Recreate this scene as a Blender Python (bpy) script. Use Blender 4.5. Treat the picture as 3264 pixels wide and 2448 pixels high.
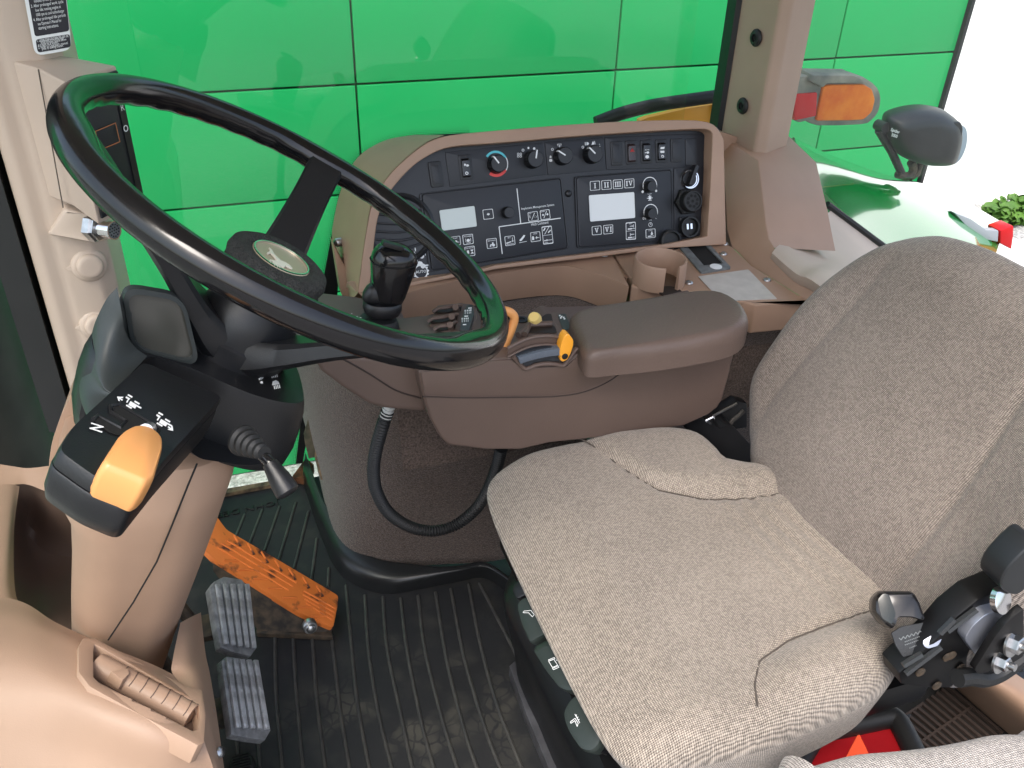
import bpy, bmesh, math, random
import numpy as np
from mathutils import Vector, Matrix
random.seed(7)
for o in list(bpy.data.objects): bpy.data.objects.remove(o)
S = bpy.context.scene
COL = S.collection
rad = math.radians

# ---------------------------------------------------------------- camera
W0, H0, F0 = 3264.0, 2448.0, 2783.0          # photograph size and focal length in its pixels
CAM = Vector((0.0, 0.0, 1.30))               # metres above the cab floor, at the open door
YAW = rad(-20.0)
_vp = Vector((1490.0 - W0/2, 5586.0 - H0/2, F0)).normalized()     # vertical vanishing point
_up = -_vp
_fw = Vector((0, 0, 1)); _h = (_fw - _fw.dot(_up)*_up).normalized()
_rt = _h.cross(_up)
if _rt.x < 0: _rt = -_rt
def _world(v):
    a = Vector((v.dot(_rt), v.dot(_h), v.dot(_up)))
    c, s = math.cos(YAW), math.sin(YAW)
    return Vector((c*a.x - s*a.y, s*a.x + c*a.y, a.z))
cam = bpy.data.cameras.new('camera'); camo = bpy.data.objects.new('camera', cam); COL.objects.link(camo)
bx, by, bz = _world(Vector((1, 0, 0))), _world(Vector((0, -1, 0))), _world(Vector((0, 0, -1)))
mw = Matrix((bx, by, bz)).transposed().to_4x4(); mw.translation = CAM
camo.matrix_world = mw
cam.sensor_width = 36.0; cam.lens = 36.0*F0/W0; cam.clip_start = 0.02; cam.clip_end = 500
S.camera = camo
S.render.resolution_x, S.render.resolution_y = 1024, 768

# ---------------------------------------------------------------- sky and sun (bright overcast)
SUN_EL, SUN_AZ = 60.0, 215.0
w = bpy.data.worlds.new('World'); S.world = w; w.use_nodes = True
nt = w.node_tree; bg = nt.nodes['Background']
sky = nt.nodes.new('ShaderNodeTexSky'); sky.sky_type = 'NISHITA'; sky.sun_disc = False
sky.sun_elevation = rad(SUN_EL); sky.sun_rotation = rad(SUN_AZ)
sky.air_density = 1.0; sky.dust_density = 4.0; sky.ozone_density = 1.0
hs = nt.nodes.new('ShaderNodeHueSaturation'); hs.inputs['Saturation'].default_value = 0.8
nt.links.new(sky.outputs[0], hs.inputs['Color']); nt.links.new(hs.outputs[0], bg.inputs[0])
bg.inputs[1].default_value = 0.15
sl = bpy.data.lights.new('sun', 'SUN'); sl.energy = 0.6; sl.angle = rad(25); sl.color = (1, .96, .9)
so = bpy.data.objects.new('sun', sl); COL.objects.link(so); so.location = (0, -3, 6)
_a = rad(SUN_AZ)
_sd = Vector((math.sin(_a)*math.cos(rad(SUN_EL)), math.cos(_a)*math.cos(rad(SUN_EL)), math.sin(rad(SUN_EL))))
so.rotation_euler = _sd.to_track_quat('Z', 'Y').to_euler()
S.view_settings.view_transform = 'Standard'; S.view_settings.look = 'None'
S.view_settings.exposure = 1.47; S.view_settings.gamma = 1.0

# ---------------------------------------------------------------- photo pixel -> direction -> point on a known surface
def ray(px, py): return _world(Vector((px - W0/2, py - H0/2, F0)).normalized())
def UZ(px, py, z): r = ray(px, py); return CAM + r*((z - CAM.z)/r.z)
def UY(px, py, y): r = ray(px, py); return CAM + r*((y - CAM.y)/r.y)
def UX(px, py, x): r = ray(px, py); return CAM + r*((x - CAM.x)/r.x)
def UP(px, py, pl): r = ray(px, py); p, n = pl; return CAM + r*((p - CAM).dot(n)/r.dot(n))
def PRJ(P):
    d = mw.inverted() @ Vector(P); return (W0/2 + F0*d.x/-d.z, H0/2 - F0*d.y/-d.z)
def inpoly(p, poly):
    c = False; n = len(poly)
    for i in range(n):
        (x0, y0), (x1, y1) = poly[i], poly[i-1]
        if (y0 > p[1]) != (y1 > p[1]) and p[0] < (x1-x0)*(p[1]-y0)/(y1-y0) + x0: c = not c
    return c
def zm(x0, y0, s): return lambda a, b: (x0 + a*s, y0 + b*s)
Z1 = zm(1200, 400, .27125); Z2 = zm(1750, 400, .27125); Z3 = zm(1030, 720, .27125); Z4 = zm(1350, 920, .27125)
Z7 = zm(1850, 720, .31646); ZA = zm(0, 0, .4973); ZB = zm(900, 850, .72333); ZC = zm(0, 800, .5424)
ZD = zm(600, 1500, .57143); ZE = zm(2200, 0, .4823); ZF = zm(0, 1600, .51115); ZG = zm(900, 750, .512)
ZH = zm(0, 0, .18987); ZI = zm(0, 380, .555); ZJ = zm(650, 740, .18083); ZK = zm(1580, 1750, .42084)
ZL = zm(2700, 1650, .33157); ZM = zm(2450, 2150, .36799); ZN = zm(2100, 1150, .22604); ZP = zm(0, 733, .49977); ZQ = zm(1560, 960, .26772); ZO = zm(0, 1300, .42211)

# ---------------------------------------------------------------- object helpers
WL = {}
def reg(o, loc): WL[o.name] = Vector(loc); return o
def thing(name, label, cat, loc, group=None, kind=None):
    o = bpy.data.objects.new(name, None); COL.objects.link(o); o.location = loc
    o.empty_display_size = .05
    o['label'] = label; o['category'] = cat
    if group: o['group'] = group
    if kind: o['kind'] = kind
    return reg(o, loc)
def tag(o, label, cat, group=None):
    o['label'] = label; o['category'] = cat
    if group: o['group'] = group
    return o
def build(name, bm, mat, parent=None, bev=0, seg=2, ang=35, sub=0, base=False, kind=None, label=None, uv=False, origin=None):
    bmesh.ops.remove_doubles(bm, verts=bm.verts, dist=1e-6)
    if bm.faces: bmesh.ops.recalc_face_normals(bm, faces=bm.faces)
    if bev:
        ed = [e for e in bm.edges if len(e.link_faces) == 2 and e.calc_face_angle(0) > rad(28)]
        if ed: bmesh.ops.bevel(bm, geom=ed, offset=bev, offset_type='OFFSET', segments=seg, profile=.6, affect='EDGES', clamp_overlap=True)
    for e in bm.edges:
        e.smooth = not (len(e.link_faces) == 2 and e.calc_face_angle(0) > rad(ang))
    for f in bm.faces: f.smooth = True
    co = [v.co for v in bm.verts]
    mn = Vector((min(c.x for c in co), min(c.y for c in co), min(c.z for c in co)))
    mx = Vector((max(c.x for c in co), max(c.y for c in co), max(c.z for c in co)))
    c = (mn + mx)/2
    if base: c.z = mn.z
    if origin is not None: c = Vector(origin)
    bmesh.ops.translate(bm, verts=bm.verts, vec=-c)
    me = bpy.data.meshes.new(name); bm.to_mesh(me); bm.free()
    me.materials.append(mat)
    o = bpy.data.objects.new(name, me); COL.objects.link(o)
    if parent: o.parent = parent; o.location = c - WL[parent.name]
    else: o.location = c
    if sub:
        m = o.modifiers.new('sub', 'SUBSURF'); m.levels = sub; m.render_levels = sub
    if kind: o['kind'] = kind
    if label: o['label'] = label
    return reg(o, c)
def clone(o, delta, parent):
    c = o.copy(); COL.objects.link(c); c.parent = parent
    wl = WL[o.name] + Vector(delta); c.location = wl - (WL[parent.name] if parent else Vector((0, 0, 0)))
    return reg(c, wl)

# ---------------------------------------------------------------- mesh helpers
def VV(a): return [Vector(p) for p in a]
def cr(pts, n=6, closed=False):
    pts = VV(pts); out = []; L = len(pts)
    m = L if closed else L - 1
    for i in range(m):
        p1, p2 = pts[i], pts[(i+1) % L]
        p0 = pts[(i-1) % L] if (closed or i > 0) else p1*2 - p2
        p3 = pts[(i+2) % L] if (closed or i < L-2) else p2*2 - p1
        for k in range(n):
            t = k/n; t2 = t*t; t3 = t2*t
            out.append(.5*((2*p1) + (p2-p0)*t + (2*p0-5*p1+4*p2-p3)*t2 + (3*p1-p0-3*p2+p3)*t3))
    if not closed: out.append(pts[-1].copy())
    return out
def rnd(pts, r, n=5):
    """round the corners of a closed polygon (3D or 2D vectors)"""
    pts = VV(pts); out = []; L = len(pts)
    for i in range(L):
        p = pts[i]; a = pts[i-1] - p; b = pts[(i+1) % L] - p
        rr = min(r, a.length*.45, b.length*.45)
        q0 = p + a.normalized()*rr; q1 = p + b.normalized()*rr
        for k in range(n + 1):
            t = k/n; out.append((1-t)**2*q0 + 2*t*(1-t)*p + t*t*q1)
    return out
def resamp(pts, n):
    pts = VV(pts); d = [0]
    for i in range(len(pts)-1): d.append(d[-1] + (pts[i+1]-pts[i]).length)
    out = []; j = 0
    for k in range(n):
        s = d[-1]*k/(n-1)
        while j < len(pts)-2 and d[j+1] < s: j += 1
        t = (s - d[j])/max(d[j+1]-d[j], 1e-9); out.append(pts[j].lerp(pts[j+1], min(max(t, 0), 1)))
    return out
def a_prism(bm, pts, vec):
    pts = VV(pts); vec = Vector(vec)
    a = [bm.verts.new(p) for p in pts]; b = [bm.verts.new(p + vec) for p in pts]; n = len(a)
    bm.faces.new(a); bm.faces.new(b[::-1])
    for i in range(n): bm.faces.new((a[i], b[i], b[(i+1) % n], a[(i+1) % n]))
def a_ring(bm, outer, inner, vec, vec_in=None):
    """frame between two loops of equal length, with depth"""
    n = len(outer); vec = Vector(vec); vi = Vector(vec_in) if vec_in is not None else vec
    a = [bm.verts.new(p) for p in outer]; b = [bm.verts.new(p) for p in inner]
    c = [bm.verts.new(Vector(p)+vec) for p in outer]; d = [bm.verts.new(Vector(p)+vi) for p in inner]
    for i in range(n):
        j = (i+1) % n
        for q in ((a[i], a[j], b[j], b[i]), (a[i], c[i], c[j], a[j]), (b[i], b[j], d[j], d[i]), (c[i], d[i], d[j], c[j])):
            bm.faces.new(q)
def a_box(bm, c, s, ax=None):
    c = Vector(c); ax = ax or (Vector((1, 0, 0)), Vector((0, 1, 0)), Vector((0, 0, 1)))
    v = [bm.verts.new(c + ax[0]*s[0]*.5*i + ax[1]*s[1]*.5*j + ax[2]*s[2]*.5*k) for i in (-1, 1) for j in (-1, 1) for k in (-1, 1)]
    for q in ((0, 1, 3, 2), (4, 6, 7, 5), (0, 4, 5, 1), (2, 3, 7, 6), (0, 2, 6, 4), (1, 5, 7, 3)): bm.faces.new([v[i] for i in q])
def frame_of(n):
    n = Vector(n).normalized(); u = n.cross(Vector((0, 0, 1)))
    if u.length < 1e-3: u = Vector((1, 0, 0))
    u.normalize(); return u, n.cross(u), n
def a_rings(bm, rings, closed=True, cap=True, loop=False):
    vs = [[bm.verts.new(p) for p in r] for r in rings]; n = len(vs[0]); R = len(vs)
    for i in range(R if loop else R-1):
        for j in range(n if closed else n-1):
            k = (j+1) % n; bm.faces.new((vs[i][j], vs[i][k], vs[(i+1) % R][k], vs[(i+1) % R][j]))
    if cap and not loop and closed:
        bm.faces.new(vs[0][::-1]); bm.faces.new(vs[-1])
def a_tube(bm, path, r, seg=12, closed=False, cap=True, flat=1.0, upv=None):
    path = VV(path); n = len(path); rings = []; u = None
    for i in range(n):
        t = (path[(i+1) % n] - path[i-1]) if closed or 0 < i < n-1 else (path[1]-path[0] if i == 0 else path[-1]-path[-2])
        t.normalize()
        if u is None: u = (upv.cross(t) if upv is not None else frame_of(t)[0])
        u = (u - u.dot(t)*t).normalized(); v = t.cross(u)
        rr = r(i/(n-1)) if callable(r) else r
        rings.append([path[i] + u*math.cos(2*math.pi*k/seg)*rr + v*math.sin(2*math.pi*k/seg)*rr*flat for k in range(seg)])
    a_rings(bm, rings, cap=cap, loop=closed)
def a_lathe(bm, prof, o, ax, seg=32, cap=True):
    """prof: list of (radius, height along ax)"""
    u, v, n = frame_of(ax); o = Vector(o)
    rings = [[o + n*h + (u*math.cos(2*math.pi*k/seg) + v*math.sin(2*math.pi*k/seg))*max(r, 1e-5) for k in range(seg)] for r, h in prof]
    a_rings(bm, rings, cap=cap)
def bevprof(r, h, b=.002, h0=0):
    return [(r, h0), (r, h-b), (r-b*.3, h-b*.3), (r-b, h)]
def prism(name, pts, vec, mat, parent=None, bev=0, **k):
    bm = bmesh.new(); a_prism(bm, pts, vec); return build(name, bm, mat, parent, bev=bev, **k)
def lathe(name, prof, o, ax, mat, parent=None, seg=32, **k):
    bm = bmesh.new(); a_lathe(bm, prof, o, ax, seg); return build(name, bm, mat, parent, **k)
def tube(name, path, r, mat, parent=None, seg=12, **k):
    kw = {q: k.pop(q) for q in ('closed', 'cap', 'flat', 'upv') if q in k}
    bm = bmesh.new(); a_tube(bm, path, r, seg, **kw); return build(name, bm, mat, parent, **k)
def box(name, c, s, mat, parent=None, ax=None, bev=0, **k):
    bm = bmesh.new(); a_box(bm, c, s, ax); return build(name, bm, mat, parent, bev=bev, **k)
def patch(name, ctrl, mat, parent=None, nu=6, nv=6, thick=0, disp=None, uvs=True, **k):
    """smooth surface through a grid of points; thick>0 gives it a back"""
    rows = [cr(r, nv) for r in ctrl]; cols = list(zip(*rows)); cols = [cr(c, nu) for c in cols]
    g = [list(r) for r in zip(*cols)]
    R, C = len(g), len(g[0])
    nrm = [[None]*C for _ in range(R)]
    for i in range(R):
        for j in range(C):
            du = g[min(i+1, R-1)][j] - g[max(i-1, 0)][j]; dv = g[i][min(j+1, C-1)] - g[i][max(j-1, 0)]
            n = du.cross(dv); nrm[i][j] = n.normalized() if n.length > 1e-12 else Vector((0, 0, 1))
    bm = bmesh.new(); uvl = bm.loops.layers.uv.new('UVMap')
    if disp:
        g = [[g[i][j] + nrm[i][j]*disp(i/(R-1), j/(C-1)) for j in range(C)] for i in range(R)]
    vs = [[bm.verts.new(p) for p in r] for r in g]
    us = [[0]*C for _ in range(R)]; ws = [[0]*C for _ in range(R)]
    for i in range(R):
        for j in range(C):
            if i: us[i][j] = us[i-1][j] + (g[i][j]-g[i-1][j]).length
            if j: ws[i][j] = ws[i][j-1] + (g[i][j]-g[i][j-1]).length
    def face(q, idx):
        f = bm.faces.new(q)
        for l, (a, b) in zip(f.loops, idx): l[uvl].uv = (us[a][b], ws[a][b])
    for i in range(R-1):
        for j in range(C-1):
            idx = ((i, j), (i, j+1), (i+1, j+1), (i+1, j)); face([vs[a][b] for a, b in idx], idx)
    if thick:
        bk = [[bm.verts.new(g[i][j] + nrm[i][j]*thick) for j in range(C)] for i in range(R)]
        for i in range(R-1):
            for j in range(C-1): bm.faces.new((bk[i][j], bk[i+1][j], bk[i+1][j+1], bk[i][j+1]))
        bd = [(0, j) for j in range(C)] + [(i, C-1) for i in range(1, R)] + [(R-1, j) for j in range(C-2, -1, -1)] + [(i, 0) for i in range(R-2, 0, -1)]
        for q in range(len(bd)):
            a, b = bd[q], bd[(q+1) % len(bd)]
            bm.faces.new((vs[a[0]][a[1]], bk[a[0]][a[1]], bk[b[0]][b[1]], vs[b[0]][b[1]]))
    return build(name, bm, mat, parent, **k)
def pillow(name, outline, fr, thick, R, mat, parent=None, detail=None, rings=26, side=4, undercut=0.0, **k):
    """cushion: outline = list of 2D points in frame fr=(origin,ux,uy,n); top face is height 0, rounded edges of radius R"""
    o, ux, uy, n = fr
    pts = [Vector((p[0], p[1])) for p in outline]; L = len(pts)
    cen = sum(pts, Vector((0, 0)))/L
    bm = bmesh.new(); uvl = bm.loops.layers.uv.new('UVMap')
    info = {}
    def mk(p, h, e):
        d = detail(p.x, p.y, e) if detail else 0
        v = bm.verts.new(o + ux*p.x + uy*p.y + n*(h + d)); info[v] = (p.x, p.y); return v
    lay = []
    for s in range(side):
        t = s/side
        h = -thick + (thick - R)*t
        sh = 1 - undercut*(1-t)**1.15
        ring = []
        for i, p in enumerate(pts):
            q = Vector((cen.x + (p.x-cen.x)*(sh if p.x < cen.x else 1 - (1-sh)*.3), cen.y + (p.y-cen.y)*(1 - (1-sh)*.25)))
            v = bm.verts.new(o + ux*q.x + uy*q.y + n*h); dr = (p-cen).normalized(); info[v] = (p.x + dr.x*(-h - R), p.y + dr.y*(-h - R)); ring.append(v)
        lay.append(ring)
    na = 8
    for s in range(na):
        a = math.pi/2*s/na; ins = R*(1-math.cos(a)); h = -R + R*math.sin(a)
        ring = []
        for i, p in enumerate(pts):
            dr = (cen-p); q = p + dr.normalized()*min(ins, dr.length*.9); ring.append(mk(q, h, math.sin(a)))
        lay.append(ring)
    for s in range(rings):
        t = s/(rings-1); ring = []
        for p in pts:
            dr = (cen-p); q0 = p + dr.normalized()*min(R, dr.length*.9); q = q0.lerp(cen, t*.985); ring.append(mk(q, 0, 1))
        lay.append(ring)
    def face(q):
        f = bm.faces.new(q)
        for l in f.loops: l[uvl].uv = info[l.vert]
    for a, b in zip(lay[:-1], lay[1:]):
        for i in range(L):
            j = (i+1) % L; face((a[i], a[j], b[j], b[i]))
    face(lay[-1]); bm.faces.new(lay[0][::-1])
    return build(name, bm, mat, parent, ang=60, **k)

_tx = {}
def text(s, p0, ux, uy, hgt, mat, parent, width=None, thick=0.0, name='lettering', align='LEFT'):
    """flat lettering in the plane ux,uy starting at p0"""
    cu = bpy.data.curves.new('t', 'FONT'); cu.body = s; cu.size = 1.0; cu.extrude = 0; cu.resolution_u = 2
    if thick: cu.offset = thick
    ob = bpy.data.objects.new('t', cu); COL.objects.link(ob)
    dg = bpy.context.evaluated_depsgraph_get(); me = bpy.data.meshes.new_from_object(ob.evaluated_get(dg))
    bpy.data.objects.remove(ob); bpy.data.curves.remove(cu)
    bm = bmesh.new(); bm.from_mesh(me); bpy.data.meshes.remove(me)
    xs = [v.co.x for v in bm.verts]; ys = [v.co.y for v in bm.verts]
    x0, x1, y0, y1 = min(xs), max(xs), min(ys), max(ys)
    sy = hgt/max(y1-y0, 1e-6); sx = (width/(x1-x0)) if width else sy
    for v in bm.verts:
        a, b = (v.co.x-x0)*sx, (v.co.y-y0)*sy
        if align == 'CENTER': a -= (x1-x0)*sx/2; b -= hgt/2
        v.co = Vector(p0) + Vector(ux)*a + Vector(uy)*b
    return build(name, bm, mat, parent)

# ---------------------------------------------------------------- materials
def M(name, col, rough=.5, metal=0, spec=.5, coat=0, bump=None, var=None, col2=None, vscale=6, sheen=0, rvar=0, trans=0, detail=4):
    m = bpy.data.materials.new(name); m.use_nodes = True; nt = m.node_tree; N = nt.nodes; L = nt.links
    b = N['Principled BSDF']; b.inputs['Base Color'].default_value = (*col, 1)
    b.inputs['Roughness'].default_value = rough; b.inputs['Metallic'].default_value = metal
    b.inputs['Specular IOR Level'].default_value = spec; b.inputs['Coat Weight'].default_value = coat
    b.inputs['Coat Roughness'].default_value = .05
    if sheen: b.inputs['Sheen Weight'].default_value = sheen
    if trans: b.inputs['Transmission Weight'].default_value = trans
    tc = N.new('ShaderNodeTexCoord')
    if var or col2 or rvar:
        nz = N.new('ShaderNodeTexNoise'); nz.inputs['Scale'].default_value = vscale; nz.inputs['Detail'].default_value = detail
        L.new(tc.outputs['Object'], nz.inputs['Vector'])
        if var or col2:
            rp = N.new('ShaderNodeValToRGB'); rp.color_ramp.elements[0].position = .35; rp.color_ramp.elements[1].position = .68
            c2 = col2 or tuple(c*(1+var) for c in col); c1 = col if col2 else tuple(c*(1-var) for c in col)
            rp.color_ramp.elements[0].color = (*c1, 1); rp.color_ramp.elements[1].color = (*c2, 1)
            L.new(nz.outputs['Fac'], rp.inputs[0]); L.new(rp.outputs[0], b.inputs['Base Color'])
        if rvar:
            mp = N.new('ShaderNodeMapRange'); mp.inputs[1].default_value = .3; mp.inputs[2].default_value = .7
            mp.inputs[3].default_value = rough - rvar; mp.inputs[4].default_value = rough + rvar
            L.new(nz.outputs['Fac'], mp.inputs[0]); L.new(mp.outputs[0], b.inputs['Roughness'])
    if bump:
        sc, st, ds = bump
        n2 = N.new('ShaderNodeTexNoise'); n2.inputs['Scale'].default_value = sc; n2.inputs['Detail'].default_value = 2
        bp = N.new('ShaderNodeBump'); bp.inputs['Strength'].default_value = st; bp.inputs['Distance'].default_value = ds
        L.new(tc.outputs['Object'], n2.inputs['Vector']); L.new(n2.outputs['Fac'], bp.inputs['Height']); L.new(bp.outputs[0], b.inputs['Normal'])
    return m
def weave(name, cd, cl, pitch=.003, contrast=1.0, wear=None):
    """two-tone upholstery cloth woven from UV in metres"""
    m = bpy.data.materials.new(name); m.use_nodes = True; nt = m.node_tree; N = nt.nodes; L = nt.links
    b = N['Principled BSDF']; b.inputs['Roughness'].default_value = .9; b.inputs['Specular IOR Level'].default_value = .15
    b.inputs['Sheen Weight'].default_value = .25; b.inputs['Sheen Roughness'].default_value = .5
    tc = N.new('ShaderNodeTexCoord')
    wob = N.new('ShaderNodeTexNoise'); wob.inputs['Scale'].default_value = 60; L.new(tc.outputs['UV'], wob.inputs['Vector'])
    wm = N.new('ShaderNodeVectorMath'); wm.operation = 'SCALE'; wm.inputs['Scale'].default_value = pitch*.9
    L.new(wob.outputs['Color'], wm.inputs[0])
    ad = N.new('ShaderNodeVectorMath'); ad.operation = 'ADD'; L.new(tc.outputs['UV'], ad.inputs[0]); L.new(wm.outputs[0], ad.inputs[1])
    scl = N.new('ShaderNodeVectorMath'); scl.operation = 'MULTIPLY'; scl.inputs[1].default_value = (1/pitch, 1/(pitch*.8), 1); L.new(ad.outputs[0], scl.inputs[0])
    fl = N.new('ShaderNodeVectorMath'); fl.operation = 'FLOOR'; L.new(scl.outputs[0], fl.inputs[0])
    wn = N.new('ShaderNodeTexWhiteNoise'); wn.noise_dimensions = '2D'; L.new(fl.outputs[0], wn.inputs['Vector'])
    sx = N.new('ShaderNodeSeparateXYZ'); L.new(scl.outputs[0], sx.inputs[0])
    def sn(sock):
        a = N.new('ShaderNodeMath'); a.operation = 'MULTIPLY'; a.inputs[1].default_value = 2*math.pi; L.new(sock, a.inputs[0])
        c = N.new('ShaderNodeMath'); c.operation = 'COSINE'; L.new(a.outputs[0], c.inputs[0]); return c.outputs[0]
    sm = N.new('ShaderNodeMath'); sm.operation = 'ADD'; L.new(sn(sx.outputs[0]), sm.inputs[0]); L.new(sn(sx.outputs[1]), sm.inputs[1])
    mx = N.new('ShaderNodeMath'); mx.operation = 'MULTIPLY_ADD'; mx.inputs[1].default_value = -.20; mx.inputs[2].default_value = .5; L.new(sm.outputs[0], mx.inputs[0])
    mr = N.new('ShaderNodeMath'); mr.operation = 'MULTIPLY_ADD'; mr.inputs[1].default_value = .28; mr.inputs[2].default_value = -.14; L.new(wn.outputs['Value'], mr.inputs[0])
    ms = N.new('ShaderNodeMath'); ms.operation = 'ADD'; L.new(mx.outputs[0], ms.inputs[0]); L.new(mr.outputs[0], ms.inputs[1])
    big = N.new('ShaderNodeTexNoise'); big.inputs['Scale'].default_value = 7; big.inputs['Detail'].default_value = 5; L.new(tc.outputs['Object'], big.inputs['Vector'])
    m3 = N.new('ShaderNodeMath'); m3.operation = 'MULTIPLY_ADD'; m3.inputs[1].default_value = .3; m3.inputs[2].default_value = -.15; L.new(big.outputs['Fac'], m3.inputs[0])
    m4 = N.new('ShaderNodeMath'); m4.operation = 'ADD'; m4.use_clamp = True; L.new(ms.outputs[0], m4.inputs[0]); L.new(m3.outputs[0], m4.inputs[1])
    rp = N.new('ShaderNodeValToRGB'); rp.color_ramp.elements[0].color = (*cd, 1); rp.color_ramp.elements[1].color = (*cl, 1)
    rp.color_ramp.elements[0].position = .5 - .5*contrast; rp.color_ramp.elements[1].position = .5 + .5*contrast
    L.new(m4.outputs[0], rp.inputs[0]); L.new(rp.outputs[0], b.inputs['Base Color'])
    bp = N.new('ShaderNodeBump'); bp.inputs['Strength'].default_value = .5; bp.inputs['Distance'].default_value = .0004; bp.invert = True
    L.new(sm.outputs[0], bp.inputs['Height']); L.new(bp.outputs[0], b.inputs['Normal'])
    return m
def glass(name, tint=(.97, 1, .98), ior=1.45, rough=0.0, refl=1.0):
    m = bpy.data.materials.new(name); m.use_nodes = True; nt = m.node_tree; N = nt.nodes; L = nt.links
    N.remove(N['Principled BSDF']); out = N['Material Output']
    t = N.new('ShaderNodeBsdfTransparent'); t.inputs[0].default_value = (*tint, 1)
    g = N.new('ShaderNodeBsdfGlossy'); g.inputs['Roughness'].default_value = rough; g.inputs[0].default_value = (refl, refl, refl, 1)
    lw = N.new('ShaderNodeLayerWeight'); lw.inputs[0].default_value = .5
    pw = N.new('ShaderNodeMath'); pw.operation = 'POWER'; pw.inputs[1].default_value = 5.0; L.new(lw.outputs['Facing'], pw.inputs[0])
    f = N.new('ShaderNodeMath'); f.operation = 'MULTIPLY_ADD'; f.inputs[1].default_value = .6; f.inputs[2].default_value = .025; f.use_clamp = True; L.new(pw.outputs[0], f.inputs[0])
    mx = N.new('ShaderNodeMixShader'); L.new(f.outputs[0], mx.inputs[0]); L.new(t.outputs[0], mx.inputs[1]); L.new(g.outputs[0], mx.inputs[2])
    L.new(mx.outputs[0], out.inputs[0]); return m

GRAIN = (700, .25, .0006)
m_tan = M('tan plastic', (.365, .235, .162), .5, bump=GRAIN, var=.05, vscale=9)
m_tanl = M('light tan trim', (.50, .40, .32), .55, bump=GRAIN, var=.04)
m_post = M('beige post plastic', (.53, .42, .34), .5, bump=(500, .15, .0005), var=.03)
m_brown = M('dark brown plastic', (.108, .074, .060), .48, bump=(600, .3, .0006), var=.07)
m_pad = M('brown leathergrain vinyl', (.118, .084, .069), .42, spec=.35, bump=(260, .45, .0012), var=.08)
m_black = M('black plastic', (.0075, .008, .0095), .40, bump=(800, .3, .0005), var=.12)
m_blackg = M('glossy black plastic', (.008, .008, .009), .14, rvar=.04, vscale=14)
m_rim = M('worn black rim', (.006, .006, .007), .15, bump=(90, .12, .0008), rvar=.07, vscale=11)
m_rubber = M('black rubber', (.009, .0095, .010), .55, bump=(400, .3, .0006), var=.2)
m_fascia = M('charcoal fascia', (.010, .011, .014), .40, bump=(900, .25, .0004), var=.08)
m_fascia2 = M('charcoal membrane', (.013, .0145, .019), .44, bump=(900, .2, .0003), var=.06)
m_dark = M('dark void', (.004, .004, .004), .8)
m_white = M('white print', (.80, .82, .82), .6)
m_grey = M('grey plastic', (.15, .165, .17), .5, var=.25, vscale=60)
m_chrome = M('bright metal', (.75, .75, .76), .18, metal=1)
m_zinc = M('zinc steel', (.5, .5, .5), .32, metal=1, var=.15, vscale=80)
m_orange = M('orange plastic', (.66, .30, .10), .36, var=.04)
m_yel = M('amber plastic', (.85, .36, .03), .35, var=.04)
m_carpet = M('brown carpet', (.048, .033, .026), .95, spec=.1, bump=(420, .9, .0025), col2=(.125, .092, .075), vscale=340, sheen=.3)
m_greyglass = M('lcd glass', (.55, .60, .56), .08, spec=.8)
m_lcd2 = M('lcd glass bright', (.72, .74, .72), .06, spec=.8)
m_steelk = M('black painted steel', (.0035, .0035, .004), .45, spec=.35)
m_red = M('red print', (.75, .06, .05), .5)
m_cyan = M('blue print', (.10, .55, .62), .5)
m_redl = M('red lens', (.55, .012, .015), .25, spec=.35)
m_amberl = M('amber lens', (.70, .115, .006), .3, spec=.3, col2=(.85, .23, .02), vscale=18)
m_seat = weave('seat cloth', (.060, .049, .040), (.45, .388, .322), .0024, .85)
m_seat2 = weave('seat back cloth', (.048, .039, .033), (.36, .307, .265), .0024, .85)
m_glass = glass('window glass')
# ================================================================ SETTING
m_conc = M('pale concrete', (.62, .61, .58), .85, var=.10, vscale=1.5, bump=(40, .3, .004))
m_gravel = M('gravel', (.22, .22, .21), .9, col2=(.5, .5, .48), vscale=45, bump=(60, .8, .01))
m_gwall = M('green coated panel', (.012, .30, .085), .25, spec=.4, var=.03, vscale=1.2)
m_gdark = M('green joint', (.008, .13, .04), .6)
m_wwall = M('white render', (.86, .86, .84), .7, bump=(60, .2, .003))
m_gpaint = M('green paint', (.012, .30, .055), .12, spec=.6, coat=1.0)

m_yardg = M('grey compacted gravel', (.17, .165, .155), .9, col2=(.30, .29, .27), vscale=30, bump=(50, .6, .01))
bm = bmesh.new(); a_box(bm, (0, 40, -1.56), (160, 160, .1))
build('ground', bm, m_yardg, kind='structure')
bm = bmesh.new(); a_box(bm, (13.8, 9.0, -1.505), (20, 14, .02)); build('concrete_yard', bm, m_conc, kind='structure')
bm = bmesh.new(); a_box(bm, (-.5, 2.9, -1.503), (6.0, 1.75, .02))
build('gravel_strip', bm, m_gravel, kind='structure')

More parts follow.
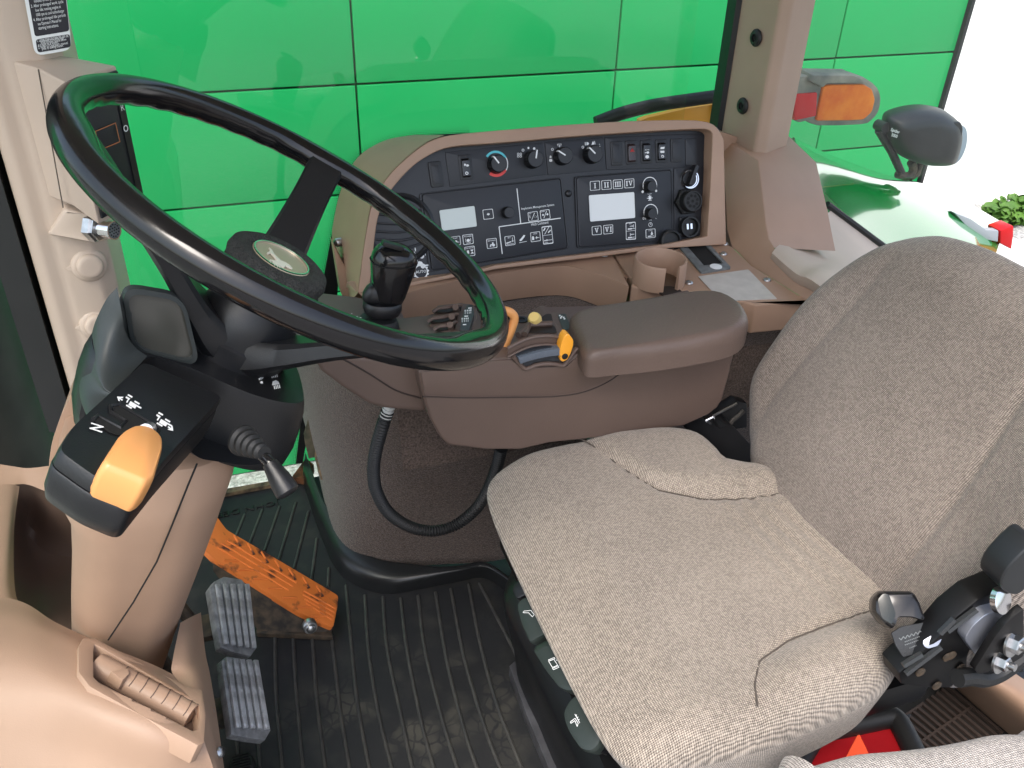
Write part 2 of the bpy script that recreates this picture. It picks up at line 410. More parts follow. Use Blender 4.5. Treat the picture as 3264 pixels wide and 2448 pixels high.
gw = thing('green_wall', 'bright green wall of wide flat panels with dark joints behind the window', 'wall', (0, 3.75, -1.5))
XG = [-4.1, -2.92, -1.74, -.56, .62, 1.797, 2.98, 3.71]
ZG_ = [-1.49, -1.011, -.545, -.079, .387, .853, 1.319, 1.785, 2.25]
box('backing', (-.195, 3.80, .38), (7.80, .12, 3.74), m_gdark, gw)
pm = {}
for i in range(len(XG)-1):
    for j in range(len(ZG_)-1):
        sx, sz = XG[i+1]-XG[i], ZG_[j+1]-ZG_[j]
        key = (round(sx, 3), round(sz, 3)); c = ((XG[i]+XG[i+1])/2, 3.715, (ZG_[j]+ZG_[j+1])/2)
        if key not in pm: pm[key] = box('panel', c, (sx-.008, .03, sz-.009), m_gwall, gw, bev=.005, seg=2)
        else: clone(pm[key], Vector(c) - WL[pm[key].name], gw)
box('end_trim', (3.722, 3.765, .38), (.022, .17, 3.74), m_rubber, gw, bev=.004)
ww = box('white_building_wall', (10.5, 6.35, 1.0), (9.5, .3, 5.0), m_wwall, base=True, bev=.01)
tag(ww, 'plain white rendered wall in the bright yard past the green wall', 'wall')
bm = bmesh.new(); a_box(bm, (7.6, 5.42, -1.495), (2.6, .75, .03)); build('planting_bed', bm, m_gravel, kind='structure')

# leafy plants in the bed
m_leaf = M('leaf', (.045, .12, .015), .5, col2=(.11, .22, .04), vscale=5, spec=.3)
def plant(x, y, h, r, label, seed):
    rs = random.Random(seed); t = thing('leafy_plant', label, 'plant', (x, y, -1.48), 'plants in the yard bed')
    bm = bmesh.new()
    for k in range(5):
        a = rs.random()*6.3; a_tube(bm, [(x, y, -1.48), (x+math.cos(a)*r*.4, y+math.sin(a)*r*.4, -1.48+h*.6), (x+math.cos(a)*r*.8, y+math.sin(a)*r*.8, -1.48+h*.85)], .008, 5)
    build('stem', bm, m_leaf, t)
    bm = bmesh.new()
    for k in range(130):
        a = rs.random()*6.3; q = math.sqrt(rs.random())*r; z = -1.48 + h*(.15 + .85*rs.random())*(1-.35*(q/r)**2)
        c = Vector((x+math.cos(a)*q, y+math.sin(a)*q, z)); n = Vector((rs.uniform(-1, 1), rs.uniform(-1, 1), rs.uniform(.3, 1.2))).normalized()
        u, v, n = frame_of(n); s = rs.uniform(.03, .06)
        ring = [c + (u*math.cos(i*math.pi/4)*s + v*math.sin(i*math.pi/4)*s*.8) - n*(.25*s if i % 2 else 0) for i in range(8)]
        cv = bm.verts.new(c + n*s*.2); rv = [bm.verts.new(p) for p in ring]
        for i in range(8): bm.faces.new((cv, rv[i], rv[(i+1) % 8]))
    build('foliage', bm, m_leaf, t, ang=80)
for i, (px, py, h, r) in enumerate([(3180, 715, .17, .15), (3225, 708, .22, .17), (3280, 705, .2, .17)]):
    p = UZ(px, py, -1.5); plant(p.x, p.y, h, r, ['low leafy green plant, nearest the red lamp in the yard bed', 'taller bright green plant in the middle of the yard bed', 'green plant at the right edge of the picture in the yard bed'][i], i+3)

# ---------------------------------------------------------------- cab shell
roof = box('cab_roof', (.55, 1.09, 1.70), (2.35, 1.46, .14), m_tanl, bev=.03)
tag(roof, 'cab roof above the controls, out of frame', 'roof')
# right window and its black edge band
def pane(name, label, c, s, cat='window'):
    o = box(name, c, s, m_glass); tag(o, label, cat); return o
sw_ = pane('side_window', 'large clear side window between beige post and pillar', (.405, 1.685, .82), (1.17, .005, 1.64))
pane('rear_side_window', 'clear side window behind the pillar, above the fender', (1.745, 1.69, 1.11), (1.11, .005, 1.06))
pane('windscreen', 'front windscreen at left edge beside the beige post', (-.405, .80, 1.04), (.005, 1.28, 1.20))

# cab floor slab under the mat
bm = bmesh.new(); a_box(bm, (.75, .95, -.065), (2.5, 1.45, .1)); build('cab_floor', bm, m_black, kind='structure')

m_hole0 = M('beige joint', (.10, .08, .065), .7)
# ---------------------------------------------------------------- front corner post
P = thing('corner_post', 'beige front corner post with display box, plug socket and round bosses', 'post', (-.24, 1.55, .40))
a = UY(0, 402, 1.45); b_ = UY(345, 760, 1.47)
sec = [(-.292, 1.455), (-.275, 1.448), (-.255, 1.452), (-.242, 1.447), (-.20, 1.452), (-.178, 1.475), (-.172, 1.60), (-.30, 1.60)]
prism('post_trim', [(x, y, .0) for x, y in sec], (0, 0, 1.635), m_post, P, bev=.006, seg=3)
flange = [(-.300, 1.452), (-.284, 1.452), (-.296, 1.60), (-.33, 1.60)]
prism('gasket', [(x-.012, y+.01, .36) for x, y in [(-.335, 1.46), (-.289, 1.44), (-.289, 1.58), (-.34, 1.58)]], (0, 0, 1.275), m_rubber, P)
# display box
tz = 1.0
q = [UZ(122, 219, tz), UZ(204, 262, tz), UZ(371, 209, tz), UZ(232, 139, tz)]
q[3] = Vector((q[3].x-.03, 1.5, tz)); q[2].y += 0
q.insert(0, Vector((q[0].x-.075, 1.50, tz)))
hb = tz - UY(201, 661, q[1].y).z
bxo = prism('display_box', q, (0, 0, -hb), m_post, P, bev=.004, seg=3)
d0, d1 = q[2], q[3]
dn = (d1-d0).cross(Vector((0, 0, 1))).normalized()
if dn.x < 0: dn = -dn
pl = (d0 + dn*.001, dn); dv = (d1-d0).normalized()
disp = [d0 + dv*.006 + dn*.001 + Vector((0, 0, -.005)), d1 - dv*.005 + dn*.001 + Vector((0, 0, -.005)), d1 - dv*.005 + dn*.001 + Vector((0, 0, -hb+.008)), d0 + dv*.006 + dn*.001 + Vector((0, 0, -hb+.008))]
dp = prism('display_panel', disp, dn*.003, m_fascia2, P, bev=.001)
split = .82*(d1-d0).length
strip = [d0 + dv*split + dn*.0045 + Vector((0, 0, -.005)), d1 - dv*.006 + dn*.0045 + Vector((0, 0, -.006)), d1 - dv*.006 + dn*.0045 + Vector((0, 0, -hb+.01)), d0 + dv*split + dn*.0045 + Vector((0, 0, -hb+.01))]
prism('display_strip', strip, dn*.001, m_black, P)
pl2 = (d0 + dn*.0062, dn)
m_oline = M('orange outline', (.45, .16, .06), .5)
fr = [UP(*ZA(610, 840), pl2), UP(*ZA(742, 785), pl2), UP(*ZA(772, 910), pl2), UP(*ZA(640, 965), pl2)]
def outline(name, pts, wd, mat, parent, n):
    """thin printed line frame just above a panel"""
    c = sum(pts, Vector())/len(pts); inn = []
    L = len(pts)
    for i, p in enumerate(pts):
        e1 = (pts[i-1]-p).normalized(); e2 = (pts[(i+1) % L]-p).normalized(); inn.append(p + (e1+e2)*wd)
    bm = bmesh.new(); a_ring(bm, pts, inn, -n*.0004); return build(name, bm, mat, parent)
outline('screen_outline', fr, .0012, m_oline, dp, dn)
p = UP(*ZA(806, 823), pl2); bm = bmesh.new(); a_lathe(bm, [(.0048, 0), (.0048, .0003), (.0033, .0003), (.0033, 0)], p, dn, 20, cap=False); build('symbol', bm, m_white, dp)
p = UP(*ZA(780, 712), pl2); text('R', p, dv*-1 if False else dv, Vector((0, 0, 1)), .009, m_white, dp)
# seam, lower wedge with socket
wedge = [UY(201, 664, q[1].y), UY(330, 678, q[1].y-.005), UY(345, 740, 1.43), UY(330, 772, 1.44), UY(115, 745, 1.447)]
prism('socket_housing', [UY(205, 666, 1.425), UY(290, 690, 1.405), UY(345, 690, 1.41), UY(352, 765, 1.41), UY(300, 776, 1.41), UY(150, 750, 1.44)], (0, .08, .0), m_post, P, bev=.006, seg=3)
sp = UY(*ZI(560, 625), 1.405); sax = Vector((.75, -.62, .05)).normalized()
lathe('socket_nut', [(.022, -.012), (.022, 0), (.019, .003), (.019, .006)], sp, sax, m_zinc, P, seg=6, ang=20)
so_ = lathe('socket', [(.013, 0), (.013, .026), (.0145, .027), (.0145, .033), (.0125, .033), (.012, .029)], sp, sax, m_chrome, P, seg=28)
u, v, n = frame_of(sax); fc = sp + sax*.0325
lathe('socket_face', [(.0122, -.002), (.0122, .0)], fc, sax, m_grey, P, seg=24)
for rr, cnt in ((0, 1), (.0048, 6), (.0092, 12)):
    for k in range(cnt):
        aa = 2*math.pi*k/cnt; lathe('pin_hole', [(.0013, 0), (.0013, .0006)], fc + u*math.cos(aa)*rr + v*math.sin(aa)*rr, sax, m_dark, so_, seg=8)
for (px, py) in [ZI(515, 840), ZI(560, 1180)]:
    c = UY(px, py, 1.449); ax = Vector((.25, -1, .12)).normalized()
    bo = lathe('boss', [(.029, -.02), (.027, .0), (.0225, .003), (.0205, .0035), (.0195, .009), (.0165, .0115), (.012, .0118), (.001, .0118)], c, ax, m_post, P, seg=32, ang=60)
    bm = bmesh.new(); tip = c + Vector((-.042, -.003, 0)); ctr = [c + Vector((0, -.004, .024)), c + Vector((0, -.004, -.024))]
    cv = [bm.verts.new(tip), bm.verts.new(ctr[0]), bm.verts.new(ctr[1]), bm.verts.new(c + Vector((0, -.007, 0))), bm.verts.new(c + Vector((0, .01, 0)))]
    for f in ((0, 1, 3), (0, 3, 2), (0, 4, 1), (0, 2, 4), (1, 4, 3), (3, 4, 2)): bm.faces.new([cv[i] for i in f])
    build('boss_fairing', bm, m_post, P, bev=.004, seg=3, ang=60)

tube('box_seam', [UY(122, 221, q[1].y-.0015), UY(201, 662, q[1].y-.0015)], .0010, m_hole0, P, seg=6)
# sticker on the post
sq = [UY(60, -100, 1.444), UY(201, -120, 1.444), UY(229, 158, 1.446), UY(112, 178, 1.446)]
st = thing('instruction_sticker', 'black instruction sticker with white border and lines of small print on the beige post', 'sticker', sq[3] + Vector((.03, 0, 0)))
N_ = Vector((0, -1, 0))
for v_ in sq: v_.y = 1.4455
prism('backing', rnd(sq, .012), N_*.0008, m_white, st)
def lerpq(q, u, v): return q[0].lerp(q[1], u).lerp(q[3].lerp(q[2], u), v)
sq2 = [p + N_*.0012 for p in sq]
m_ink = M('sticker ink', (.012, .012, .02), .4)
prism('panel', rnd([lerpq(sq2, .09, .02), lerpq(sq2, .985, .02), lerpq(sq2, .985, .775), lerpq(sq2, .09, .775)], .004), N_*.0004, m_ink, st)
prism('panel', rnd([lerpq(sq2, .09, .81), lerpq(sq2, .985, .81), lerpq(sq2, .985, .965), lerpq(sq2, .09, .965)], .004), N_*.0004, m_ink, st)
lines = ['2. Before stopping engine, run', 'at slow idle for two', 'minutes to cool parts', '3. After prolonged work cycle', 'low idle running engine at', '1000 rpm to cool turbocharger', '4. After prolonged idle periods', "see Operator's Manual for", 'starting instructions']
low = ['1. Drive train and tire life can be', 'extended by avoiding high', 'loads at travel speeds below', '4.0 mph (6.4 km/h).', "2. Refer to Operator's manual", 'prior to towing tractor.']
sq3 = [p + N_*.0021 for p in sq]
for k, s in enumerate(lines):
    v = .30 + k*.052; p0 = lerpq(sq3, .13 if s[1] == '.' else .22, v); p1 = lerpq(sq3, min(.94, .22+len(s)*.024), v); d = p1-p0
    text(s, p0, d.normalized(), Vector((0, 0, 1)), .0052, m_white, st, width=d.length)
for k, s in enumerate(low):
    v = .842 + k*.0225; p0 = lerpq(sq3, .13 if s[1] == '.' else .22, v); p1 = lerpq(sq3, min(.95, .22+len(s)*.024), v); d = p1-p0
    text(s, p0, d.normalized(), Vector((0, 0, 1)), .0046, m_white, st, width=d.length)

# exhaust stack outside the windscreen
m_stack = M('dull dark stack shield', (.030, .034, .030), .5, metal=.2, var=.35, vscale=7)
ex = thing('exhaust_stack', 'dark exhaust stack standing outside the windscreen at far left', 'exhaust', (-.62, 1.74, -.6))
lathe('shield', [(.235, 0), (.235, 2.2), (.22, 2.24)], (-.635, 1.78, -.6), (0, 0, 1), m_stack, ex, seg=40)
lathe('pipe', [(.06, 2.2), (.06, 2.7)], (-.635, 1.78, -.6), (0, 0, 1), m_stack, ex, seg=24)
lathe('bracket', [(.25, .0), (.25, .05)], (-.635, 1.78, -.6), (0, 0, 1), m_stack, ex, seg=40)

# ---------------------------------------------------------------- rear pillar
P2 = thing('cab_pillar', 'tan fabric-grain rear pillar with two black bolts and moulded base cover', 'pillar', (1.08, 1.55, .55))
L0, L1, L2 = UY(2299, 420, 1.615), UY(2420, 500, 1.49), UY(2504, 466, 1.56)
m_pillar = M('pillar cloth trim', (.40, .29, .215), .75, bump=(900, .8, .001), var=.05)
sec = [(L0.x, 1.612), (L1.x-.008, 1.500), (L1.x+.016, 1.494), (L2.x, 1.555), (L2.x, 1.66), (L0.x, 1.66)]
prism('pillar_trim', [(x, y, .70) for x, y in sec], (0, 0, .935), m_pillar, P2, bev=.008, seg=3)
prism('gasket', [(x, y, .60) for x, y in [(L0.x-.010, 1.618), (L0.x-.001, 1.612), (L0.x-.001, 1.66), (L0.x-.004, 1.66)]], (0, 0, 1.035), m_rubber, P2)
for (px, py) in [(2415, 120), (2372, 337)]:
    f0, f1 = Vector((sec[0][0], sec[0][1], 0)), Vector((sec[1][0], sec[1][1], 0))
    n = (f1-f0).cross(Vector((0, 0, 1))).normalized()
    if n.y > 0: n = -n
    c = UP(px, py, (f0, n)) + n*.003
    bo = lathe('bolt', [(.0165, 0), (.0165, .002), (.014, .005), (.0075, .006), (.0072, .002), (.001, .002)], c, n, m_rubber, P2, seg=28, ang=50)
    lathe('socket', [(.0035, .002), (.0035, .0042)], c, n, m_dark, bo, seg=6)
# base cover
prism('corner_filler', [UY(*p, 1.56) for p in ((2230, 400), (2360, 440), (2360, 800), (2250, 770))], (0, .02, 0), m_tan, P2)
A_ = UY(2303, 436, 1.60); F1 = UZ(2333, 786, .63); F3 = UZ(2546, 941, .63)
nd = (F3-F1).cross(A_-F1).normalized(); PD = (F1, nd)
dk = [A_] + [UP(x, y, PD) for x, y in [(2417, 511), (2430, 620), (2442, 720), (2451, 761), (2467, 790), (2550, 859), (2610, 905), (2600, 985), (2546, 941), (2394, 847), (2333, 786), (2318, 730)]]
bm = bmesh.new()
B0 = dk[1]; rt = []
cyv = [(2603, 518), (2622, 600), (2639, 670), (2652, 740), (2664, 800)]
lf = dk[1:6]
R_ = [UY(x, y, lf[i].y + .04) for i, (x, y) in enumerate(cyv)]
top = [UY(2303, 430, 1.62), B0, R_[0], UY(2509, 458, 1.66)]
dv_ = [bm.verts.new(p) for p in dk]; bm.faces.new(dv_)
rv = [bm.verts.new(p) for p in R_]
for i in range(4): bm.faces.new((dv_[1+i], rv[i], rv[i+1], dv_[2+i]))
tb = bm.verts.new(Vector((R_[0].x, 1.66, A_.z))); ta = bm.verts.new(Vector((A_.x, 1.66, A_.z)))
bm.faces.new((dv_[0], dv_[1], rv[0], tb, ta))
bl = [bm.verts.new(Vector((R_[i].x+.02, 1.66, R_[i].z))) for i in range(1, 5)]
prev = tb
for i in range(1, 5):
    bm.faces.new((rv[i-1], prev, bl[i-1], rv[i])); prev = bl[i-1]
# ledge running rearwards at the foot
l0, l1 = dk[5], dk[6]
lz = l0.z
build('base_cover', bm, m_tan, P2, bev=.007, seg=3)
near_l = [l0 + Vector((.002, -.003, .002)), l1 + Vector((.0, -.004, .004)), dk[7] + Vector((.01, -.01, .006)), UZ(3000, 1200, l1.z - .06)]
far_l = [UY(2648, 672, 1.655), UY(2760, 755, 1.655), UY(2900, 860, 1.655), UY(3200, 1080, 1.655)]
mid_l = [a.lerp(b, .5) + Vector((0, 0, -.004)) for a, b in zip(near_l, far_l)]
patch('sill_ledge', [[p + Vector((0, .01, -.05)) for p in near_l], near_l, mid_l, far_l], m_tanl, P2, nu=4, nv=5)
tube('sill_seal', [UY(2636, 651, 1.66), UY(2779, 757, 1.66), UY(2960, 890, 1.66)], .008, m_rubber, P2, seg=8)

# black edge band with dot pattern on the side window
bo_px = [(1500, 424), (1380, 430), (1290, 438), (1215, 460), (1140, 505), (1095, 590), (1068, 690), (1056, 755), (1033, 878), (1020, 970), (1004, 1060), (990, 1150), (977, 1211), (961, 1329), (943, 1477)]
bi_px = [(1500, 450), (1380, 460), (1300, 470), (1240, 490), (1190, 540), (1150, 640), (1110, 740), (1090, 800), (1080, 880), (1072, 980), (1060, 1060), (1040, 1150), (1010, 1211), (990, 1329), (965, 1477)]
eb = sw_
bo3 = cr([UY(x, y, 1.676) for x, y in bo_px], 5); bi3 = cr([UY(x, y, 1.676) for x, y in bi_px], 5)
bm = bmesh.new(); a_prism(bm, bo3 + bi3[::-1], (0, .002, 0)); build('edge_band', bm, m_rubber, eb, label='black printed edge band along the console')
bm = bmesh.new(); pp = resamp(bo3, 230)
for k in range(1, 229):
    t = (pp[k+1]-pp[k-1]).normalized(); o_ = t.cross(Vector((0, 1, 0)))
    if o_.x > 0 and k > 60 or (k <= 60 and o_.z < 0): o_ = -o_
    for r_, s_ in ((.0025, .0015), (.006, .0012), (.0095, .0009), (.013, .0006)):
        c = pp[k] + o_*r_ + t*(.0022 if int(r_*1000) % 2 else 0)
        bm.faces.new([bm.verts.new(c + t*a*s_ + o_*b*s_) for a, b in ((-1, 0), (0, -1), (1, 0), (0, 1))])
build('dot_pattern', bm, m_rubber, eb, kind='stuff')
# ================================================================ RIGHT-HAND CONSOLE
tF = rad(22); nF = Vector((0, -math.cos(tF), math.sin(tF))); uF = Vector((1, 0, 0)); vF = Vector((0, math.sin(tF), math.cos(tF)))
F0p = Vector((.6, 1.365, .645))
PF = (F0p, nF)                                   # fascia plane
def FP(pt, off=0.0): return UP(pt[0], pt[1], (F0p + nF*off, nF))
con = thing('side_console', 'tan side console with black control panel of dials, switches and two displays', 'control panel', (.6, 1.40, .40))
# fascia plate
inner_px = [Z2(1925, 100), Z2(1900, 700), Z2(1862, 1300), Z2(1400, 1390), Z2(600, 1490), Z2(0, 1562), Z1(1400, 1640), Z3(1880, 500), Z3(1480, 575), Z3(1040, 660), Z3(545, 735),
            Z3(560, 600), Z3(600, 200), Z1(10, 1080), Z1(90, 890), Z1(180, 745), Z1(330, 570), Z1(480, 430), Z1(700, 300), Z1(900, 238), Z1(1500, 205), Z1(2212, 135), Z2(900, 85), Z2(1800, 32), Z2(1895, 55)]
outer_px = [Z2(2055, 170), Z2(2070, 780), Z2(2085, 1400), Z2(1400, 1440), Z2(600, 1540), Z2(0, 1612), Z1(1400, 1690), Z3(1880, 545), Z3(1480, 620), Z3(1040, 710), Z3(405, 790),
            Z3(430, 600), Z3(475, 250), Z1(-70, 950), Z1(-5, 820), Z1(80, 670), Z1(200, 520), Z1(400, 335), Z1(600, 190), Z1(800, 112), Z1(1500, 52), Z1(2212, -8), Z2(900, -55), Z2(1830, -75), Z2(1990, 20)]
OFFB = .030
gi = [FP(p, OFFB) for p in inner_px]; go = [FP(p, OFFB) for p in outer_px]
bk = [FP(p, .0) for p in inner_px]
cen = sum(bk, Vector())/len(bk)
prism('fascia_plate', [cen + (p-cen)*1.04 for p in bk], -nF*.01, m_fascia, con)
bm = bmesh.new()
n_ = len(gi)
def rsl(L): return [p for i in range(n_) for p in [L[i].lerp(L[(i+1) % n_], t/3) for t in range(3)]]
def sm(L, keep):
    out = list(L)
    for _ in range(2):
        out = [out[i] if i in keep else (out[i-1] + out[i]*2 + out[(i+1) % len(out)])/4 for i in range(len(out))]
    return out
keep = {0, 3, 6, 9, 12, 15, 18, 21, 24, 27, 30}
GI, GO = sm(rsl(gi), keep), sm(rsl(go), keep)
a_ring(bm, GO, GI, -nF*.17, -nF*(OFFB+.006))
build('bezel', bm, m_tan, con, bev=.004, seg=3)
bpx = [(1100, 985), (1070, 850), (1058, 755), (1066, 690), (1082, 620), (1106, 555), (1142, 500), (1190, 465), (1245, 442), (1320, 430)]
patch('bezel_flank', [go[10:20], [a.lerp(UY(*p, 1.57), .5) for a, p in zip(go[10:20], bpx)], [UY(*p, 1.57) for p in bpx]], m_tan, con, nu=4, nv=3)
prism('side_skirt', [UY(*p, 1.47) for p in ((1060, 770), (1090, 830), (1150, 935), (1200, 960), (1190, 1060), (1130, 1030), (1085, 930))], (0, .03, 0), m_tan, con, bev=.004)
# screws on the forward side of the bezel
for z_ in (Z3(170, 195), Z3(280, 440)):
    c = UX(*z_, go[12].x-.004)
    c = Vector((FP(z_).x-.012, 1.52, UY(*z_, 1.52).z))
    s_ = lathe('screw', [(.008, -.01), (.008, .003), (.005, .006), (.003, .006), (.0029, .003), (.001, .003)], UY(*z_, 1.50), Vector((-.9, -.4, .1)), m_zinc, con, seg=16, ang=50)

def quad(zs, off=0.0): return [FP(z_, off) for z_ in zs]
def slab(name, zs, h, mat, r=.004, parent=con, off=0.0, bev=.0012): return prism(name, rnd(quad(zs, off), r, 4), nF*h, mat, parent, bev=bev)
OF = .0
slab('upper_panel', [Z1(805, 314), Z1(1948, 203), Z1(1995, 578), Z1(862, 720)], .002, m_fascia2, .002)
slab('upper_panel', [Z1(1976, 198), Z2(636, 140), Z2(664, 522), Z1(2014, 584)], .002, m_fascia2, .002)
slab('upper_panel', [Z2(650, 138), Z2(1800, 92), Z2(1815, 490), Z2(672, 522)], .002, m_fascia2, .004)
slab('side_strip', [Z2(1462, 505), Z2(1815, 478), Z2(1820, 1300), Z2(1470, 1340)], .002, m_fascia2, .003)
slab('corner_panel', [Z1(560, 1500), Z3(1190, 270), Z3(1215, 610), Z3(760, 690), Z3(780, 330)], .0015, m_fascia2, .002)
# display modules: rim + raised face
def module(zs, nm):
    q = quad(zs); c = sum(q, Vector())/4
    o = rnd(q, .006, 4); i_ = rnd([c + (p-c)*.975 for p in q], .005, 4)
    bm = bmesh.new(); a_ring(bm, [p + nF*.004 for p in o], [p + nF*.004 for p in i_], -nF*.004); build('module_rim', bm, m_fascia, con, bev=.001)
    m = prism(nm, rnd([c + (p-c)*.965 for p in q], .005, 4), nF*.0045, m_fascia2, con, bev=.001); return m
mL = module([Z1(498, 800), Z2(145, 610), Z2(232, 1445), Z3(1245, 540)], 'display_module')
mR = module([Z2(292, 600), Z2(1438, 512), Z2(1455, 1352), Z2(325, 1445)], 'display_module')
HM = .0047
def on(zf, a, b, off=HM): return FP(zf(a, b), off)
def screen(zs, mat):
    s = prism('screen', rnd(quad(zs, HM), .003, 4), nF*.0006, mat, con)
    return s
sL = screen([Z1(737, 998), Z1(1150, 944), Z1(1180, 1185), Z1(772, 1238)], m_greyglass)
sR = screen([Z2(466, 820), Z2(1000, 782), Z2(1012, 1085), Z2(482, 1130)], m_lcd2)
for s_, zs in ((sL, [Z1(728, 988), Z1(1160, 932), Z1(1192, 1195), Z1(764, 1250)]), (sR, [Z2(458, 810), Z2(1010, 770), Z2(1024, 1095), Z2(474, 1142)])):
    q = rnd(quad(zs, HM+.0012), .004, 4); c = sum(q, Vector())/len(q)
    bm = bmesh.new(); a_ring(bm, q, [c + (p-c)*.975 for p in q], -nF*.0014); build('screen_frame', bm, m_fascia, s_)
# printed lines and text
def line(z0, z1, wd=.0008, off=HM+.0004, parent=mL, mat=m_white):
    a, b = FP(z0, off), FP(z1, off); d = (b-a).normalized(); s = d.cross(nF)*wd
    return prism('printed_line', [a-s, b-s, b+s, a+s], nF*.0002, mat, parent)
line(Z1(1650, 740), Z1(1695, 1150)); line(Z1(1440, 1190), Z1(2165, 1088)); line(Z1(1440, 1190), Z1(1478, 1510))
def ftext(s, z0, z1, h, parent=mL, off=HM+.0005, mat=m_white, thick=0):
    a, b = FP(z0, off), FP(z1, off); d = (b-a).normalized(); up = nF.cross(d)
    if up.z < 0: up = -up
    return text(s, a, d, up, h, mat, parent, width=(b-a).length, thick=thick)
ftext('Implement Management System', Z1(1705, 1000), Z1(2090, 950), .0052, thick=.004)
ftext('Hitch Command', Z1(1820, 1180), Z1(2020, 1153), .0052, thick=.004)
def button(zs, parent, marks=(), word=None, mid=False):
    q = quad(zs, HM+.0002); b = prism('button', rnd(q, .002, 3), nF*.0005, m_fascia2, parent)
    q2 = rnd([p + nF*.0006 for p in q], .002, 3); c = sum(q2, Vector())/len(q2)
    bm = bmesh.new(); a_ring(bm, q2, [c + (p-c)*.90 for p in q2], -nF*.0004)
    ux = q[1]-q[0]; uy = q[0]-q[3]
    def P_(u, v): return q[3] + ux*u + uy*v + nF*.0007
    for pg in marks: a_prism(bm, [P_(*p) for p in pg], nF*.0001)
    if mid: a_prism(bm, [P_(0, .49), P_(1, .49), P_(1, .51), P_(0, .51)], nF*.0001)
    build('button_print', bm, m_white, b)
    if word:
        w_, u0, v0, wd, hg = word
        text(w_, P_(u0, v0), ux.normalized(), (uy - uy.dot(ux)/ux.length_squared*ux).normalized(), hg*uy.length, m_white, b, width=wd*ux.length, thick=.01)
    return b
def R4(a, b, c, d): return [(a, b), (c, b), (c, d), (a, d)]
def circ_(cx, cy, r, n=10, ry=None): return [(cx + r*math.cos(2*math.pi*k/n), cy + (ry or r)*math.sin(2*math.pi*k/n)) for k in range(n)]
def roman(k):
    b = []
    def I(x): return [R4(x-.045, .25, x+.045, .75), R4(x-.10, .22, x+.10, .29), R4(x-.10, .71, x+.10, .78)]
    def Vv(x): return [[(x-.16, .75), (x-.07, .75), (x+.03, .25), (x-.04, .25)], [(x+.16, .75), (x+.10, .75), (x-.02, .25), (x+.04, .25)], R4(x-.2, .71, x-.03, .78), R4(x+.05, .71, x+.2, .78)]
    return {'I': I(.5), 'II': I(.36)+I(.64), 'III': I(.27)+I(.5)+I(.73), 'IV': I(.25)+Vv(.62), 'V': Vv(.5), 'VI': Vv(.36)+I(.76)}[k]
for k, zs in {'I': [(478, 657), (595, 648), (600, 757), (482, 767)], 'II': [(613, 648), (728, 640), (735, 748), (618, 757)], 'III': [(750, 640), (862, 632), (868, 740), (752, 748)],
              'IV': [(883, 632), (998, 622), (1002, 730), (886, 738)], 'V': [(500, 1188), (612, 1175), (618, 1280), (505, 1290)], 'VI': [(637, 1172), (750, 1163), (752, 1268), (640, 1280)]}.items():
    button([Z2(*p) for p in zs], mR, roman(k))
cyl = [R4(.2, .15, .55, .3), R4(.55, .2, .85, .25)]
button([Z2(900, 1142), Z2(1015, 1130), Z2(1020, 1338), Z2(903, 1345)], mR, [R4(.2, .58, .6, .65), R4(.6, .6, .9, .63), R4(.75, .68, .8, .85), R4(.4, .75, .75, .78), [(.62, .72), (.75, .765), (.62, .81)],
        R4(.2, .08, .6, .15), R4(.6, .10, .9, .13), R4(.42, .2, .47, .37), R4(.47, .27, .85, .30), [(.62, .24), (.47, .285), (.62, .33)]], ('SET', .35, .88, .3, .07), True)
button([Z2(1133, 1222), Z2(1248, 1210), Z2(1250, 1315), Z2(1137, 1325)], mR, [R4(.2, .12, .55, .24), R4(.55, .15, .85, .2), circ_(.62, .42, .12), R4(.56, .42, .68, .68)], ('LOCK', .3, .78, .4, .12))
button([Z1(1245, 990), Z1(1365, 978), Z1(1380, 1092), Z1(1258, 1108)], mL, [[(.35, .5), (.52, .65), (.52, .57), (.64, .57), (.64, .43), (.52, .43), (.52, .35)]])
button([Z1(1775, 1022), Z1(1890, 1005), Z1(1905, 1115), Z1(1787, 1130)], mL, [R4(.15, .35, .2, .65), [(.3, .15), (.36, .15), (.72, .85), (.66, .85)]] + [[(.72+.13*math.cos(a), .42+.13*math.sin(a)), (.72+.13*math.cos(a+.7), .42+.13*math.sin(a+.7)), (.72+.09*math.cos(a+.7), .42+.09*math.sin(a+.7)), (.72+.09*math.cos(a), .42+.09*math.sin(a))] for a in [k*.7 for k in range(9)]], ('ON', .1, .78, .22, .12))
button([Z1(1918, 1000), Z1(2030, 983), Z1(2045, 1095), Z1(1930, 1112)], mL, [[(.3, .15), (.36, .15), (.72, .85), (.66, .85)], circ_(.28, .5, .12, 4), circ_(.74, .5, .13, 4)], ('LEARN', .08, .8, .4, .11))
button([Z1(1288, 1335), Z1(1408, 1320), Z1(1420, 1435), Z1(1300, 1450)], mL, [circ_(.65, .3, .14), circ_(.35, .24, .08), R4(.33, .3, .6, .42), R4(.52, .4, .66, .58)], ('SETTINGS', .12, .72, .76, .12))
button([Z1(1502, 1305), Z1(1620, 1290), Z1(1632, 1400), Z1(1515, 1418)], mL, [[(.12, .22), (.62, .34), (.62, .44), (.12, .34)], R4(.12, .14, .85, .18), R4(.74, .35, .79, .8), [(.66, .48), (.765, .32), (.87, .48)]], ('SET', .3, .76, .3, .13))
button([Z1(1805, 1258), Z1(1920, 1243), Z1(1930, 1355), Z1(1815, 1372)], mL, [R4(.14, .2, .34, .46), circ_(.24, .5, .09), R4(.42, .36, .5, .42), [(.56, .25), (.7, .37), (.7, .42), (.56, .55)], R4(.7, .36, .88, .41)], ('LOCK', .3, .76, .4, .13))
